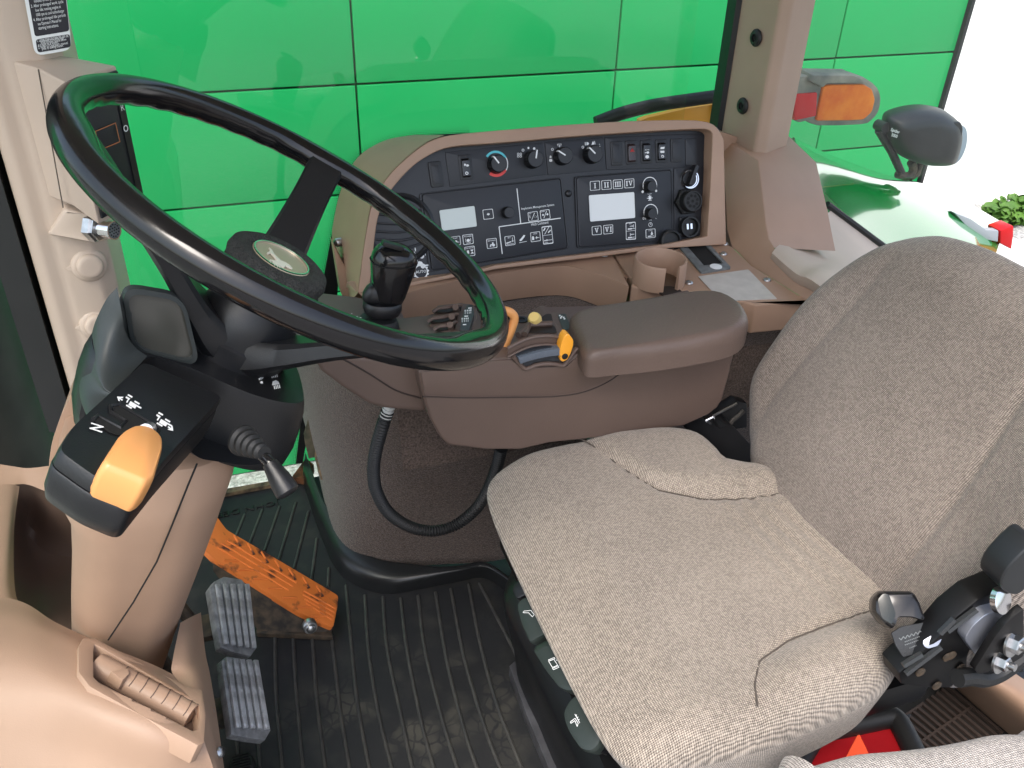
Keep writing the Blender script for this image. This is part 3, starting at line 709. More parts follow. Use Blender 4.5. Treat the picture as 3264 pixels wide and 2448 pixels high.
button([Z1(1938, 1190), Z1(2055, 1175), Z1(2078, 1385), Z1(1960, 1400)], mL, [[(.2, .56), (.26, .56), (.78, .95), (.72, .95)], [(.1, .78), (.3, .92), (.4, .9), (.2, .74)], [(.6, .6), (.9, .72), (.85, .78), (.58, .66)], R4(.12, .18, .45, .24), circ_(.4, .22, .1, 8, .05), R4(.5, .2, .9, .23), R4(.12, .08, .5, .1)], None, True)
button([Z1(1007, 1288), Z1(1130, 1272), Z1(1142, 1388), Z1(1022, 1405)], mL, [circ_(.5, .4, .16), R4(.25, .25, .29, .6), R4(.71, .25, .75, .6), R4(.3, .13, .7, .17)], ('PTO SPEED', .12, .74, .76, .12))
button([Z1(872, 1310), Z1(980, 1295), Z1(993, 1400), Z1(886, 1415)], mL, [circ_(.5, .4, .15), R4(.5, .3, .85, .35)], ('% SLIP', .2, .74, .5, .12))
button([Z1(1030, 1430), Z1(1150, 1412), Z1(1160, 1528), Z1(1045, 1540)], mL, [R4(.55, .2, .85, .25), R4(.55, .58, .85, .63), [(.58, .25), (.82, .25), (.7, .42)], [(.58, .58), (.82, .58), (.7, .42)], R4(.2, .25, .4, .6)], ('ENG HOURS', .1, .76, .8, .12))
# hitch lever icon
bm = bmesh.new(); a_prism(bm, [FP(p, HM+.0005) for p in (Z1(1680, 1345), Z1(1700, 1325), Z1(1730, 1285), Z1(1748, 1290), Z1(1740, 1310), Z1(1705, 1355), Z1(1685, 1360))], nF*.0002)
a_prism(bm, [FP(p, HM+.0005) for p in (Z1(1678, 1375), Z1(1765, 1358), Z1(1766, 1363), Z1(1679, 1381))], nF*.0002); build('lever_symbol', bm, m_white, mL)
# knurled knobs
def knob(zbase, r, h, mat=m_black, parent=con, ptr=None, off=.002, seg=40):
    c = FP(zbase, off); u, v = uF, vF
    k = thing_part('dial_knob', c, parent)
    bm = bmesh.new(); rings = []
    for (rr, hh, kn) in ((1.06, 0, 0), (1.06, .15, 0), (1.0, .25, 1), (.97, .90, 1), (.90, 1.0, 0)):
        ring = []
        for i in range(seg*2):
            a = math.pi*i/seg; q = r*rr*(1 + (.03 if (kn and i % 4 < 2) else 0)); ring.append(c + (u*math.cos(a) + v*math.sin(a))*q + nF*h*hh)
        rings.append(ring)
    a_rings(bm, rings); kb = build('dial_knob', bm, mat, parent, ang=30)
    if ptr is not None:
        a = rad(ptr); d = u*math.cos(a) + v*math.sin(a); s = d.cross(nF)
        bm = bmesh.new(); a_prism(bm, [c + nF*(h+.0002) + d*r*t + s*r*w_ for t, w_ in ((.05, -.08), (.95, -.08), (.95, .08), (.05, .08))], nF*.0008)
        a_prism(bm, [c + nF*h*.55 + d*r*1.0 + s*r*-.08, c + nF*h*.55 + d*r*1.0 + s*r*.08, c + nF*(h+.0006) + d*r*.95 + s*r*.08, c + nF*(h+.0006) + d*r*.95 + s*r*-.08], d*.0012)
        build('pointer', bm, m_white, kb)
    return kb
def thing_part(*a): return None
knob(Z1(1400, 457), .0152, .021, ptr=125); knob(Z1(1826, 402), .0150, .021, ptr=76)
knob(Z2(145, 364), .0152, .021, ptr=145); knob(Z2(492, 345), .0155, .021, ptr=133)
def arc(zc, r0, r1, a0, a1, mat, parent=con, off=.0023, n=20):
    c = FP(zc, off); bm = bmesh.new(); L = []
    for k in range(n+1):
        a = rad(a0 + (a1-a0)*k/n); d = uF*math.cos(a) + vF*math.sin(a); rr = r1
        L.append((bm.verts.new(c + d*r0), bm.verts.new(c + d*r1)))
    for (a, b), (d, e) in zip(L[:-1], L[1:]): bm.faces.new((a, b, e, d))
    return build('dial_scale', bm, mat, parent)
arc(Z1(1405, 450), .0185, .0225, 25, 140, m_cyan); arc(Z1(1405, 450), .0205, .0225, -35, 25, m_white); arc(Z1(1405, 450), .0175, .0225, -130, -35, m_red)
knob(Z1(1530, 1024), .0098, .016, off=HM); knob(Z2(1168, 720), .0100, .016, parent=mR, off=HM); knob(Z2(1176, 1040), .0100, .016, parent=mR, off=HM)
arc(Z2(1185, 700), .0135, .0150, -25, 205, m_white, mR, HM+.0004); arc(Z2(1195, 1018), .0135, .0150, -25, 205, m_white, mR, HM+.0004)
def dot(z_, r, parent=con, off=.0023, mat=m_white, hole=0):
    c = FP(z_, off); bm = bmesh.new()
    if hole: a_lathe(bm, [(r, 0), (r, .0002), (hole, .0002), (hole, 0)], c, nF, 16, cap=False)
    else: a_lathe(bm, [(r, 0), (r, .0002)], c, nF, 12)
    return build('symbol', bm, mat, parent)
dot(Z1(1722, 290), .0024, hole=.0014); dot(Z1(1785, 264), .0019); dot(Z1(1853, 272), .0023); dot(Z1(2068, 280), .0024, hole=.0014); dot(Z2(397, 255), .0024, hole=.0014)
for a, b in ((1665, 335), (1695, 335), (1665, 362), (1695, 362)): dot(Z1(a, b), .0021, hole=.0012)
ftext('FLOW', Z2(1160, 812), Z2(1206, 808), .0022, mR); ftext('TIME', Z2(1172, 1120), Z2(1208, 1117), .0022, mR); ftext('0s', Z2(1100, 1108), Z2(1140, 1104), .005, mR); ftext('L', Z2(1253, 1098), Z2(1266, 1096), .004, mR)
dot(Z2(1192, 1165), .0042, mR, HM+.0005, hole=.0034); line(Z2(1192, 1165), Z2(1192, 1148), .0004, HM+.0006, mR); line(Z2(1192, 1165), Z2(1203, 1165), .0004, HM+.0006, mR)
for z0, z1 in ((Z2(1150, 856), Z2(1216, 850)), (Z2(1183, 815), Z2(1185, 880)), (Z2(1163, 835), Z2(1203, 831)), (Z2(1165, 880), Z2(1205, 876))): line(z0, z1, .0006, HM+.0005, mR)
dot(Z2(1184, 853), .0028, mR, HM+.0006); dot(Z2(1100, 778), .0026, mR, HM+.0005); dot(Z2(1258, 768), .0024, mR, HM+.0005)
# symbols by the wiper and light dials
def sym(pgs, z_, s, parent=con, off=.0024, mat=m_white):
    c = FP(z_, off); bm = bmesh.new()
    for pg in pgs: a_prism(bm, [c + uF*(x-.5)*s + vF*(y-.5)*s for x, y in pg], nF*.0002)
    return build('symbol', bm, mat, parent)
sym([[(.1, .75), (.9, .75), (.75, .35), (.68, .35), (.8, .68), (.2, .68), (.32, .35), (.25, .35)], circ_(.5, .45, .1), R4(.46, .1, .54, .4)], Z2(122, 235), .011)
sym([R4(.2, .1, .8, .6), R4(.3, .6, .7, .75)], Z2(18, 365), .006); sym([[(.2, .1), (.8, .1), (.95, .5), (.8, .8), (.2, .8), (.05, .5)]], Z2(20, 408), .007)
sym([R4(.0, .2, .1, .8), R4(.18, .2, .3, .8), [(.4, .2), (.7, .2), (.9, .5), (.7, .8), (.4, .8)]], Z2(448, 214), .009)
sym([[(.1, .1), (.9, .2), (.75, .9), (.4, .9)]], Z2(515, 208), .007); ftext('1', Z2(538, 222), Z2(546, 220), .006, con, .0025); ftext('2', Z2(592, 250), Z2(603, 248), .005, con, .0025)
# rocker switches
def rocker(zf, quad_, blank=False, marks=(), word=None, mat=m_blackg):
    zs = [zf(*p) for p in quad_]; fr_ = slab('switch_frame', zs, .0035, m_black, .004, bev=.001)
    q = quad_pts = quad(zs, .0035); c = sum(q, Vector())/4; ux = (q[1]-q[0]); uy = q[0]-q[3]
    def P_(u, v, h=0): return q[3] + ux*u + uy*v + nF*h
    if blank:
        prism('switch_blank', rnd([P_(.2, .13, -.0005), P_(.82, .13, -.0005), P_(.82, .86, -.0005), P_(.2, .86, -.0005)], .002, 3), nF*.0016, m_fascia, con, bev=.0005); return
    prof = [(.10, .002), (.16, .0045), (.5, .0035), (.74, .0065), (.78, .0062), (.86, -.0005), (.90, -.003)]
    bm = bmesh.new(); rings = []
    for v, h in prof: rings.append([P_(.22, v, h), P_(.80, v, h)])
    vs = [[bm.verts.new(p) for p in r] for r in rings]; b0 = [bm.verts.new(P_(.22, v, -.002)) for v, h in prof]; b1 = [bm.verts.new(P_(.80, v, -.002)) for v, h in prof]
    for i in range(len(prof)-1):
        bm.faces.new((vs[i][0], vs[i][1], vs[i+1][1], vs[i+1][0])); bm.faces.new((vs[i][0], vs[i+1][0], b0[i+1], b0[i])); bm.faces.new((vs[i][1], b1[i], b1[i+1], vs[i+1][1]))
    rk = build('rocker', bm, mat, con, bev=.0006)
    def H_(v):
        for (v0, h0), (v1, h1) in zip(prof[:-1], prof[1:]):
            if v0 <= v <= v1: return h0 + (h1-h0)*(v-v0)/(v1-v0)
        return .004
    if marks:
        for mt, pg in marks:
            bm = bmesh.new(); a_prism(bm, [P_(u, v, H_(v)+.0003) for u, v in pg], nF*.0002); build('symbol', bm, mt, rk)
    if word:
        s, u0, v0, wd, hg = word; text(s, P_(u0, v0, H_(v0)+.0006), ux.normalized(), uy.normalized(), hg*uy.length, m_white, rk, width=wd*ux.length, thick=.01)
rocker(Z1, [(600, 432), (750, 414), (796, 714), (645, 734)], True)
def ringm(cx, cy, r, n=12, k=.45, rx=1.9): return [[(cx + rx*r*math.cos(a), cy + r*math.sin(a)), (cx + rx*r*math.cos(a+2*math.pi/n), cy + r*math.sin(a+2*math.pi/n)), (cx + rx*r*(1-k)*math.cos(a+2*math.pi/n), cy + r*(1-k)*math.sin(a+2*math.pi/n)), (cx + rx*r*(1-k)*math.cos(a), cy + r*(1-k)*math.sin(a))] for a in [2*math.pi*i/n for i in range(n)]]
W_ = m_white
rocker(Z1, [(950, 352), (1105, 336), (1140, 628), (985, 648)], marks=[(W_, p) for p in ringm(.5, .26, .065)] + [(W_, circ_(.43, .6, .09, 6, .05)), (W_, circ_(.62, .56, .12, 8, .045))])
rocker(Z2, [(708, 190), (850, 180), (862, 470), (728, 478)], True)
rocker(Z2, [(885, 180), (1025, 172), (1035, 452), (900, 462)], marks=[(M('hazard red', (.35, .02, .02), .4), [(.32, .52), (.72, .52), (.52, .68)])], mat=M('switch smoke', (.035, .02, .02), .2))
rocker(Z2, [(1062, 172), (1200, 165), (1212, 445), (1075, 452)], marks=[(W_, circ_(.5, .28, .16, 10, .07)), (W_, circ_(.58, .46, .12, 8, .05)), (W_, R4(.32, .44, .5, .47))], word=('AUTO', .33, .55, .38, .07))
rocker(Z2, [(1240, 165), (1382, 158), (1390, 435), (1250, 440)], marks=[(W_, p) for p in ringm(.52, .26, .06)] + [(W_, R4(.36, .41, .68, .50)), (W_, R4(.36, .57, .68, .66))])
rocker(Z2, [(1418, 158), (1560, 150), (1562, 430), (1425, 437)], True)
slab('blank_plate', [Z2(1592, 158), Z2(1745, 148), Z2(1745, 465), Z2(1597, 475)], .0035, m_fascia, .004)
# joint screw, ignition switch, sockets
c = FP(Z2(228, 800), .001); sc = lathe('screw', [(.0062, 0), (.0062, .001), (.0045, .0028), (.001, .0032)], c, nF, m_black, con, seg=20, ang=60)
ig = lathe('ignition_switch', [(.0192, .002), (.0192, .006), (.0175, .0085), (.0155, .0085), (.015, .0065), (.001, .0065)], FP(Z2(1640, 632), 0), nF, m_chrome, con, seg=36)
d_ = (uF*.42 + vF*.9).normalized(); s_ = d_.cross(nF)
kc = FP(Z2(1645, 628), .0085)
lathe('switch_core', [(.0145, 0), (.0145, .004), (.0135, .005)], kc - nF*.002, nF, m_black, con, seg=32)
prism('key', [kc - d_*.013 - s_*.004, kc + d_*.026 - s_*.004, kc + d_*.026 + s_*.004, kc - d_*.013 + s_*.004], nF*.016, m_black, con, bev=.0015)
c = FP(Z2(1610, 893), .002)
lathe('socket_nut', [(.0265, 0), (.0265, .009), (.024, .011)], c, nF, m_rubber, con, seg=6, ang=20)
sk = lathe('round_socket', [(.0200, .010), (.0200, .026), (.0185, .028), (.0165, .028), (.0163, .025), (.001, .025)], c, nF, m_rubber, con, seg=36)
for rr, cnt in ((0, 1), (.0102, 8)):
    for k in range(cnt):
        aa = 2*math.pi*k/cnt + .2; lathe('pin_hole', [(.0029, 0), (.0029, .0004)], c + nF*.0253 + (uF*math.cos(aa) + vF*math.sin(aa))*rr, nF, m_dark, sk, seg=14)
slab('power_socket_plate', [Z2(1525, 1075), Z2(1730, 1065), Z2(1740, 1290), Z2(1528, 1300)], .006, m_black, .004)
c = FP(Z2(1630, 1192), .006)
lathe('power_socket', [(.0195, 0), (.0195, .012), (.0165, .012), (.016, .003), (.001, .003)], c, nF, m_rubber, con, seg=32)
for dx in (-.004, .004): prism('contact', [c + uF*(dx-.002) + vF*-.004 + nF*.0035, c + uF*(dx+.002) + vF*-.004 + nF*.0035, c + uF*(dx+.002) + vF*.006 + nF*.0035, c + uF*(dx-.002) + vF*.006 + nF*.0035], nF*.004, m_chrome, con)
for z_ in ((1552, 1102), (1716, 1095), (1552, 1280), (1716, 1272)): lathe('rivet', [(.004, 0), (.004, .001), (.002, .002)], FP(Z2(*z_), .006), nF, m_rubber, con, seg=12)
lathe('lighter_cap', [(.021, -.005), (.021, .012), (.017, .014), (.016, .008), (.001, .008)], FP(Z2(1405, 1355), .004), nF, m_rubber, con, seg=28)
# round vent / speaker at the forward end
c = FP(Z1(285, 1210), .001)
vt = lathe('air_vent', [(.060, 0), (.060, .004), (.055, .006), (.051, .003), (.05, -.001), (.001, .002)], c, nF, m_fascia, con, seg=48)
for k in (-.028, -.014, 0, .014, .028):
    hw = math.sqrt(.047**2 - k*k); a_ = c + nF*.004 + vF*k
    tube('vane', cr([a_ - uF*hw, a_ - vF*.006 + nF*.003, a_ + uF*hw], 8), .0016, m_fascia, vt, seg=6)
# AUTO gear and animal symbols
c = FP(Z3(1150, 540), .0018); bm = bmesh.new()
nt_ = 14; oo = []; ii = []
for k in range(nt_*4):
    a = 2*math.pi*k/(nt_*4); r_ = .0145 if k % 4 < 2 else .0125; oo.append(c + (uF*math.cos(a)+vF*math.sin(a))*r_); ii.append(c + (uF*math.cos(a)+vF*math.sin(a))*.0105)
a_ring(bm, oo, ii, nF*.0002); build('gear_symbol', bm, m_white, con)
text('AUTO', c + nF*.0002 - uF*.0095 - vF*.002, uF, vF, .0048, m_white, con, width=.019, thick=.01)
sym([circ_(.3, .75, .10, 8, .13), circ_(.42, .95, .03, 6, .1), circ_(.7, .6, .12), circ_(.88, .7, .03, 6, .1), circ_(.35, .35, .14), circ_(.55, .25, .16, 8, .12), circ_(.7, .12, .12), R4(.8, .1, .98, .17), R4(.5, .6, .6, .7)], Z3(1115, 385), .036)

# ---------------------------------------------------------------- shelf below the panel
ZS = .632
shl = [FP(p) for p in (Z3(405, 800), Z3(1040, 690), Z3(1880, 530), Z2(0, 1590), Z2(650, 1500))]
back = [Vector((p.x, 1.375, ZS)) for p in (UZ(*Z3(330, 800), ZS), UZ(*Z3(1040, 690), ZS), UZ(*Z3(1880, 530), ZS), UZ(*Z2(0, 1590), ZS), UZ(*Z2(720, 1490), ZS))]
seam_px = [Z7(315, 265), Z7(400, 390), Z7(520, 560), Z7(493, 612)]
seam = [UZ(*p, ZS) for p in seam_px]
front_px = [(1200, 985), (1262, 955), (1301, 933), (1448, 897), (1557, 878), (1696, 856), (1816, 850), (1911, 875), (1960, 893), (2005, 914)]
front = [UZ(*p, ZS) for p in front_px]
fr_s = cr(front, 4)
bm = bmesh.new()
up = [bm.verts.new(p) for p in fr_s]
bkp = resamp(back, len(fr_s)); bkp[-1] = seam[0] + Vector((0, .004, 0))
ub = [bm.verts.new(p) for p in bkp]
lipd = Vector((0, .012, -.058))
dn_ = [bm.verts.new(p + Vector((0, .010, -.056 - .012*(i/len(fr_s))))) for i, p in enumerate(fr_s)]
dn2 = [bm.verts.new(p + Vector((0, .16, -.056))) for p in fr_s]
for i in range(len(up)-1):
    bm.faces.new((ub[i], ub[i+1], up[i+1], up[i])); bm.faces.new((up[i], up[i+1], dn_[i+1], dn_[i])); bm.faces.new((dn_[i], dn_[i+1], dn2[i+1], dn2[i]))
build('shelf', bm, m_tan, con, bev=.005, seg=3, ang=50)
# right half of the shelf with cup holder
ZR = ZS + .001
rf = [UZ(*p, ZR) for p in (Z7(500, 605), Z7(570, 628), Z7(800, 642), Z7(1060, 655), Z7(1700, 785), Z7(1760, 806), Z7(2100, 772), Z7(2400, 760))]
rr_ = [seam[0], seam[1], seam[2]] + rf + [UZ(2600, 970, ZR), UZ(*Z7(2200, 705), ZR), UZ(*Z7(1720, 405), ZR), UZ(*Z7(1525, 215), ZR), UZ(*Z7(1320, 130), ZR)]
rr_ = [p + Vector((.0015, 0, .001)) for p in rr_]
bm = bmesh.new(); a_prism(bm, rr_, (0, 0, -.055)); build('shelf', bm, m_tan, con, bev=.004, seg=3)
prism('shelf_trim', [UZ(*Z7(1690, 800), ZR-.0565), UZ(*Z7(2400, 775), ZR-.0565), UZ(*Z7(2400, 700), ZR-.0565), UZ(*Z7(1690, 700), ZR-.0565)], (0, 0, -.03), m_tan, con, bev=.004)
cz = ZR + .046; cc = UZ(*Z7(812, 322), cz)
cR = (UZ(*Z7(1070, 345), cz) - cc).length*1.04
gap_c = math.atan2((UZ(*Z7(880, 470), cz) - cc).y, (UZ(*Z7(880, 470), cz) - cc).x); gw_ = .30; gap_c += .30
bm = bmesh.new(); rings = []
ns = 56
for k in range(ns+1):
    a = gap_c + gw_ + (2*math.pi - 2*gw_)*k/ns; d = Vector((math.cos(a), math.sin(a), 0)); b0 = Vector((cc.x, cc.y, ZR))
    hh = cz - ZR
    rings.append([b0 + d*(cR*1.02), b0 + d*cR + Vector((0, 0, hh-.002)), b0 + d*(cR-.0012) + Vector((0, 0, hh)), b0 + d*(cR-.003) + Vector((0, 0, hh)), b0 + d*(cR-.0042) + Vector((0, 0, hh-.002)), b0 + d*(cR-.006) + Vector((0, 0, .0015))])
a_rings(bm, rings, closed=True, cap=True); build('cup_holder', bm, m_tan, con, ang=50)
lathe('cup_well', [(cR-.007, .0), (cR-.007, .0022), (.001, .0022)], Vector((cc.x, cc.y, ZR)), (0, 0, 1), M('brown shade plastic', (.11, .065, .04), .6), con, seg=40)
gd = Vector((math.cos(gap_c), math.sin(gap_c), 0))
lathe('drain_slot', [(.020, .0), (.020, .0026), (.001, .0026)], Vector((cc.x, cc.y, ZR)) + gd*(cR*.95), (0, 0, 1), M('brown hole', (.02, .012, .008), .8), con, seg=32)
at = [UZ(*Z7(*p), ZR+.004) for p in ((970, 180), (1262, 140), (1522, 420), (1218, 470))]
ai = [UZ(*Z7(*p), ZR+.004) for p in ((1065, 192), (1245, 172), (1440, 375), (1245, 397))]
bm = bmesh.new(); a_ring(bm, rnd(at, .006, 4), rnd(ai, .001, 4), (0, 0, -.004), (0, 0, -.0035)); ash = build('tray_frame', bm, m_grey, con, bev=.001)
prism('tray_well', [p + Vector((0, 0, -.0032)) for p in ai], (0, 0, .0004), m_dark, con)
lathe('tray_badge', [(.011, 0), (.011, .0012), (.009, .0016)], UZ(*Z7(1365, 412), ZR+.004), (0, 0, 1), m_white, con, seg=24)
prism('blank_label', rnd([UZ(*Z7(*p), ZR+.001) for p in ((1185, 512), (1690, 442), (1982, 738), (1420, 760))], .002, 3), (0, 0, .0007), M('faded label', (.50, .47, .43), .55, var=.08, vscale=40), con)
for z_ in ((1095, 575), (1440, 283), (1880, 547), (1455, 182), (240, 297)):
    c = UZ(*Z7(*z_), ZR+.001); s_ = lathe('screw', [(.0072, 0), (.0072, .0012), (.005, .0032), (.0022, .0034), (.002, .0018), (.001, .0018)], c, (0, 0, 1), m_zinc, con, seg=18, ang=50)

# carpet trim on the console: flat part behind the arm, then the wall down to the floor
prism('shelf_support', [seam[0] + Vector((-.03, .0, -.006)), seam[0] + Vector((.05, 0, -.006)), seam[2] + Vector((.04, .03, -.006)), seam[2] + Vector((-.012, .03, -.006))], (0, 0, -.04), m_tan, con)
cp = thing('carpet_panel', 'brown carpeted side panel under the console and armrest', 'panel', (.35, 1.3, 0))
tp = [UZ(*p, .572) for p in ((1180, 1030), (1435, 972), (1623, 934), (1768, 924), (1876, 940), (1963, 970), (2100, 1000), (2500, 1000))]
r0 = [p + Vector((0, .04, .0)) for p in tp]; r1 = [Vector((p.x, p.y-.02, .565)) for p in tp]; r2 = [Vector((p.x, 1.14, .525)) for p in tp]; r3 = [Vector((p.x, 1.10, .42)) for p in tp]
patch('console_cover', [r0, r1, r2, r3], m_carpet, cp, nu=5, nv=4)
fl = [UZ(*p, .03) for p in ((1000, 1440), (1030, 1580), (1060, 1700), (1120, 1775), (1250, 1805), (1420, 1798), (1560, 1790), (1700, 1760))]
md = [Vector((.10, 1.56, .30)), Vector((.12, 1.44, .28)), Vector((.165, 1.345, .28)), Vector((.235, 1.275, .28)), Vector((.31, 1.245, .28)), Vector((.40, 1.235, .28)), Vector((.48, 1.23, .28)), Vector((.60, 1.23, .28))]
hi = [p + Vector((0, -.01, .27)) for p in md]; hi[0] = Vector((.115, 1.53, .62)); hi[1] = Vector((.14, 1.42, .60))
patch('kick_panel', [fl, md, hi], m_carpet, cp, nu=8, nv=6)
patch('rear_trim', [[Vector((.60, 1.24, .0)), Vector((.85, 1.24, .0)), Vector((1.3, 1.24, .0))], [Vector((.60, 1.21, .30)), Vector((.85, 1.20, .30)), Vector((1.3, 1.2, .30))], [Vector((.60, 1.15, .58)), Vector((.85, 1.12, .60)), Vector((1.3, 1.12, .60))]], m_carpet, cp)
m_edge = M('torn carpet edge', (.30, .21, .12), .8, col2=(.12, .10, .07), vscale=60)
m_greenish = M('edge backing', (.06, .065, .04), .85, col2=(.15, .12, .08), vscale=40)
pts = [UY(*ZG(*p), 1.50) for p in ((205, 800), (310, 905), (265, 1010), (240, 1170), (235, 1260), (205, 1380), (165, 1390), (140, 1290), (135, 1240), (180, 1080))]
prism('side_liner', pts, (0, .004, 0), m_greenish, cp)
pts = [UY(*ZG(*p), 1.495) for p in ((215, 1215), (232, 1225), (258, 1520), (240, 1522), (203, 1390), (205, 1300))]
prism('torn_edge', pts, (0, .004, 0), m_edge, cp)
# ================================================================ STEERING WHEEL AND COLUMN
CW = Vector((.074, .774, .995)); nW = Vector((.519, -.048, .853)).normalized()
uW = nW.cross(Vector((0, 1, 0))).normalized(); vW = nW.cross(uW)
def WP(a, r, s=0): a = rad(a); return CW + (uW*math.cos(a) + vW*math.sin(a))*r - nW*s
RW, RT = .2048, .0133
wh = thing('steering_wheel', 'black three-spoke steering wheel with worn glossy rim and emblem knob', 'steering wheel', WP(0, 0, .17))
bm = bmesh.new(); rings = []
NS = 240
for k in range(NS):
    a = 360*k/NS; c = WP(a, RW); d = (c - CW).normalized(); ring = []
    wave = math.sin(rad(a)*42)
    for j in range(24):
        t = 2*math.pi*j/24; rr = RT
        g = max(0, -math.cos(t)*.55 - math.sin(t)*.75)          # inner underside carries the finger grips
        rr += .0005*wave*g**2
        for sa in (15, 135, 255):
            da = abs((a - sa + 180) % 360 - 180)
            if da < 17: rr += .006*(math.cos(da/17*math.pi)*.5+.5)*max(0, -math.cos(t))**1.5
        ring.append(c + d*math.cos(t)*rr + nW*math.sin(t)*rr*1.05)
    rings.append(ring)
a_rings(bm, rings, loop=True); build('rim', bm, m_rim, wh, ang=70)
for sa in (15, 135, 255):
    d = (WP(sa, 1) - CW).normalized(); t = nW.cross(d).normalized()
    prof = [(.0, .142, .036, .02), (.030, .136, .036, .018), (.062, .112, .031, .012), (.10, .077, .0235, .009), (.15, .035, .0195, .0075), (.188, .004, .0195, .008), (.199, .0, .021, .008)]
    ctr = cr([CW + d*r - nW*s + Vector((0, 0, 0)) for r, s, w_, h in prof], 6)
    ws = cr([Vector((w_, h, 0)) for r, s, w_, h in prof], 6)
    bm = bmesh.new(); rings = []
    for i, c in enumerate(ctr):
        tg = (ctr[min(i+1, len(ctr)-1)] - ctr[max(i-1, 0)]).normalized(); up = t.cross(tg).normalized(); w_, h = ws[i].x, ws[i].y
        if up.dot(nW) < 0: up = -up
        rings.append([c + t*w_*x + up*h*y for x, y in ((-1, -.6), (-1, .6), (-.86, 1), (.86, 1), (1, .6), (1, -.6), (.8, -1), (-.8, -1))])
    a_rings(bm, rings); build('spoke', bm, m_black, wh, ang=40)
# hub, tilt knob collar, foam ring, emblem
lathe('hub', [(.050, -.158), (.0505, -.150), (.0505, -.132), (.0475, -.130), (.0465, -.114), (.043, -.100), (.036, -.088), (.030, -.07)], CW, nW, m_black, wh, seg=48, ang=40)
bm = bmesh.new(); rings = []
for (r_, h_, k) in ((.044, -.082, 1), (.046, -.078, 1), (.046, -.066, 1), (.043, -.063, 0)):
    rings.append([CW + (uW*math.cos(2*math.pi*i/96) + vW*math.sin(2*math.pi*i/96))*(r_ + (.0018 if (k and i % 8 < 4) else 0)) + nW*h_ for i in range(96)])
a_rings(bm, rings); build('tilt_knob', bm, m_blackg, wh, ang=30)
m_foam = M('worn black foam', (.022, .023, .022), .85, bump=(350, 1.0, .004), var=.35, vscale=120)
lathe('foam_ring', [(.041, -.066), (.0475, -.062), (.049, -.056), (.047, -.049), (.041, -.0455), (.033, -.0455), (.0285, -.047), (.0282, -.052)], CW, nW, m_foam, wh, seg=64, ang=70)
m_gold = M('emblem champagne metal', (.40, .35, .25), .38, metal=.3)
em = lathe('emblem', [(.0285, -.052), (.0285, -.0475), (.0275, -.0465), (.0255, -.0465), (.0250, -.0475), (.001, -.0475)], CW, nW, m_gold, wh, seg=64)
bm = bmesh.new(); a_lathe(bm, [(.0275, -.0464), (.0275, -.0455), (.0262, -.0455), (.0262, -.0464)], CW, nW, 64, cap=False); build('emblem_ring', bm, m_chrome, em)
# leaping-animal emblem relief
dx = (UP(*ZJ(1550, 650), (CW - nW*.047, nW)) - UP(*ZJ(1150, 300), (CW - nW*.047, nW)))
EP = lambda a, b: UP(*ZJ(a, b), (CW - nW*.047, nW))
deer = [(1140, 290), (1185, 330), (1225, 400), (1290, 470), (1340, 520), (1430, 555), (1500, 600), (1550, 660), (1490, 640), (1440, 610), (1400, 640), (1340, 610), (1330, 660), (1300, 600), (1290, 640), (1250, 580), (1235, 610), (1190, 520), (1160, 560), (1150, 505), (1210, 515), (1290, 525), (1230, 450), (1170, 385), (1120, 405), (1105, 380), (1160, 350)]
prism('leaping_relief', [EP(*p) for p in deer], nW*.0016, M('emblem pale relief', (.72, .69, .60), .4, metal=.15), em)

stc = thing('steering_column', 'tan steering column with black pod, hooded display, gear quadrant and stalk', 'steering column', (-.12, .78, 0))
def TP(z_, s): return UP(z_[0], z_[1], (CW - nW*s, nW))
# pod body
pod_px = [ZC(1560, 560), ZC(1700, 625), ZC(1765, 700), ZC(1800, 850), ZC(1780, 900), ZC(1650, 893), ZC(1480, 845), ZC(1310, 775), ZC(1120, 690), ZC(880, 620), ZC(700, 640), ZC(560, 640), ZC(520, 480), ZC(700, 330), ZC(1000, 330), ZC(1300, 440)]
top = cr([TP(p, .150) for p in pod_px], 4, closed=True)
cen = sum(top, Vector())/len(top)
bm = bmesh.new(); rings = []
pdn = (-nW*.75 + Vector((0, 0, -.35))).normalized()
for (h, sc) in ((0, .80), (0, .965), (.003, .985), (.012, 1.01), (.03, 1.03), (.055, 1.03), (.075, .99), (.085, .9), (.088, .6)):
    rings.append([cen + (p-cen)*sc + pdn*h for p in top])
a_rings(bm, rings); build('pod_housing', bm, m_black, stc, ang=40)
low_px = [ZC(1290, 1065), ZC(1440, 1085), ZC(1700, 1110), ZC(1690, 1150), ZC(1560, 1270), ZC(1430, 1280), ZC(1170, 1240), ZC(1100, 1180)]
prism('pod_lower', rnd([TP(p, .212) + Vector((0, .005, 0)) for p in low_px], .02), -nW*.07 + Vector((0, .12, 0)), m_black, stc, bev=.006, seg=3)
# hood with tinted display
ds = [TP(ZC(800, 572), .149), TP(ZC(1150, 655), .147), TP(ZC(1060, 290), .098), TP(ZC(745, 240), .098)]
dn2_ = (ds[1]-ds[0]).cross(ds[3]-ds[0]).normalized()
if dn2_.x < 0: dn2_ = -dn2_
cD = sum(ds, Vector())/4
oh = rnd([cD + (p-cD)*1.16 for p in ds], .018, 6)
ex_ = Vector((-.052, .0, -.085))
bm = bmesh.new(); rings = []
oi = rnd([cD + (p-cD)*1.0 for p in ds], .014, 6); cH = sum(oh, Vector())/len(oh)
rings = [[p - dn2_*.006 for p in oi], [p + dn2_*.001 for p in oi], [p for p in oh], [p - dn2_*.008 + ex_*.02 for p in [cH + (q-cH)*1.03 for q in oh]]]
for t in (.25, .5, .75, 1.0):
    rings.append([cH + (q-cH)*(1.03 + .06*t - .10*t*t) + ex_*t for q in oh])
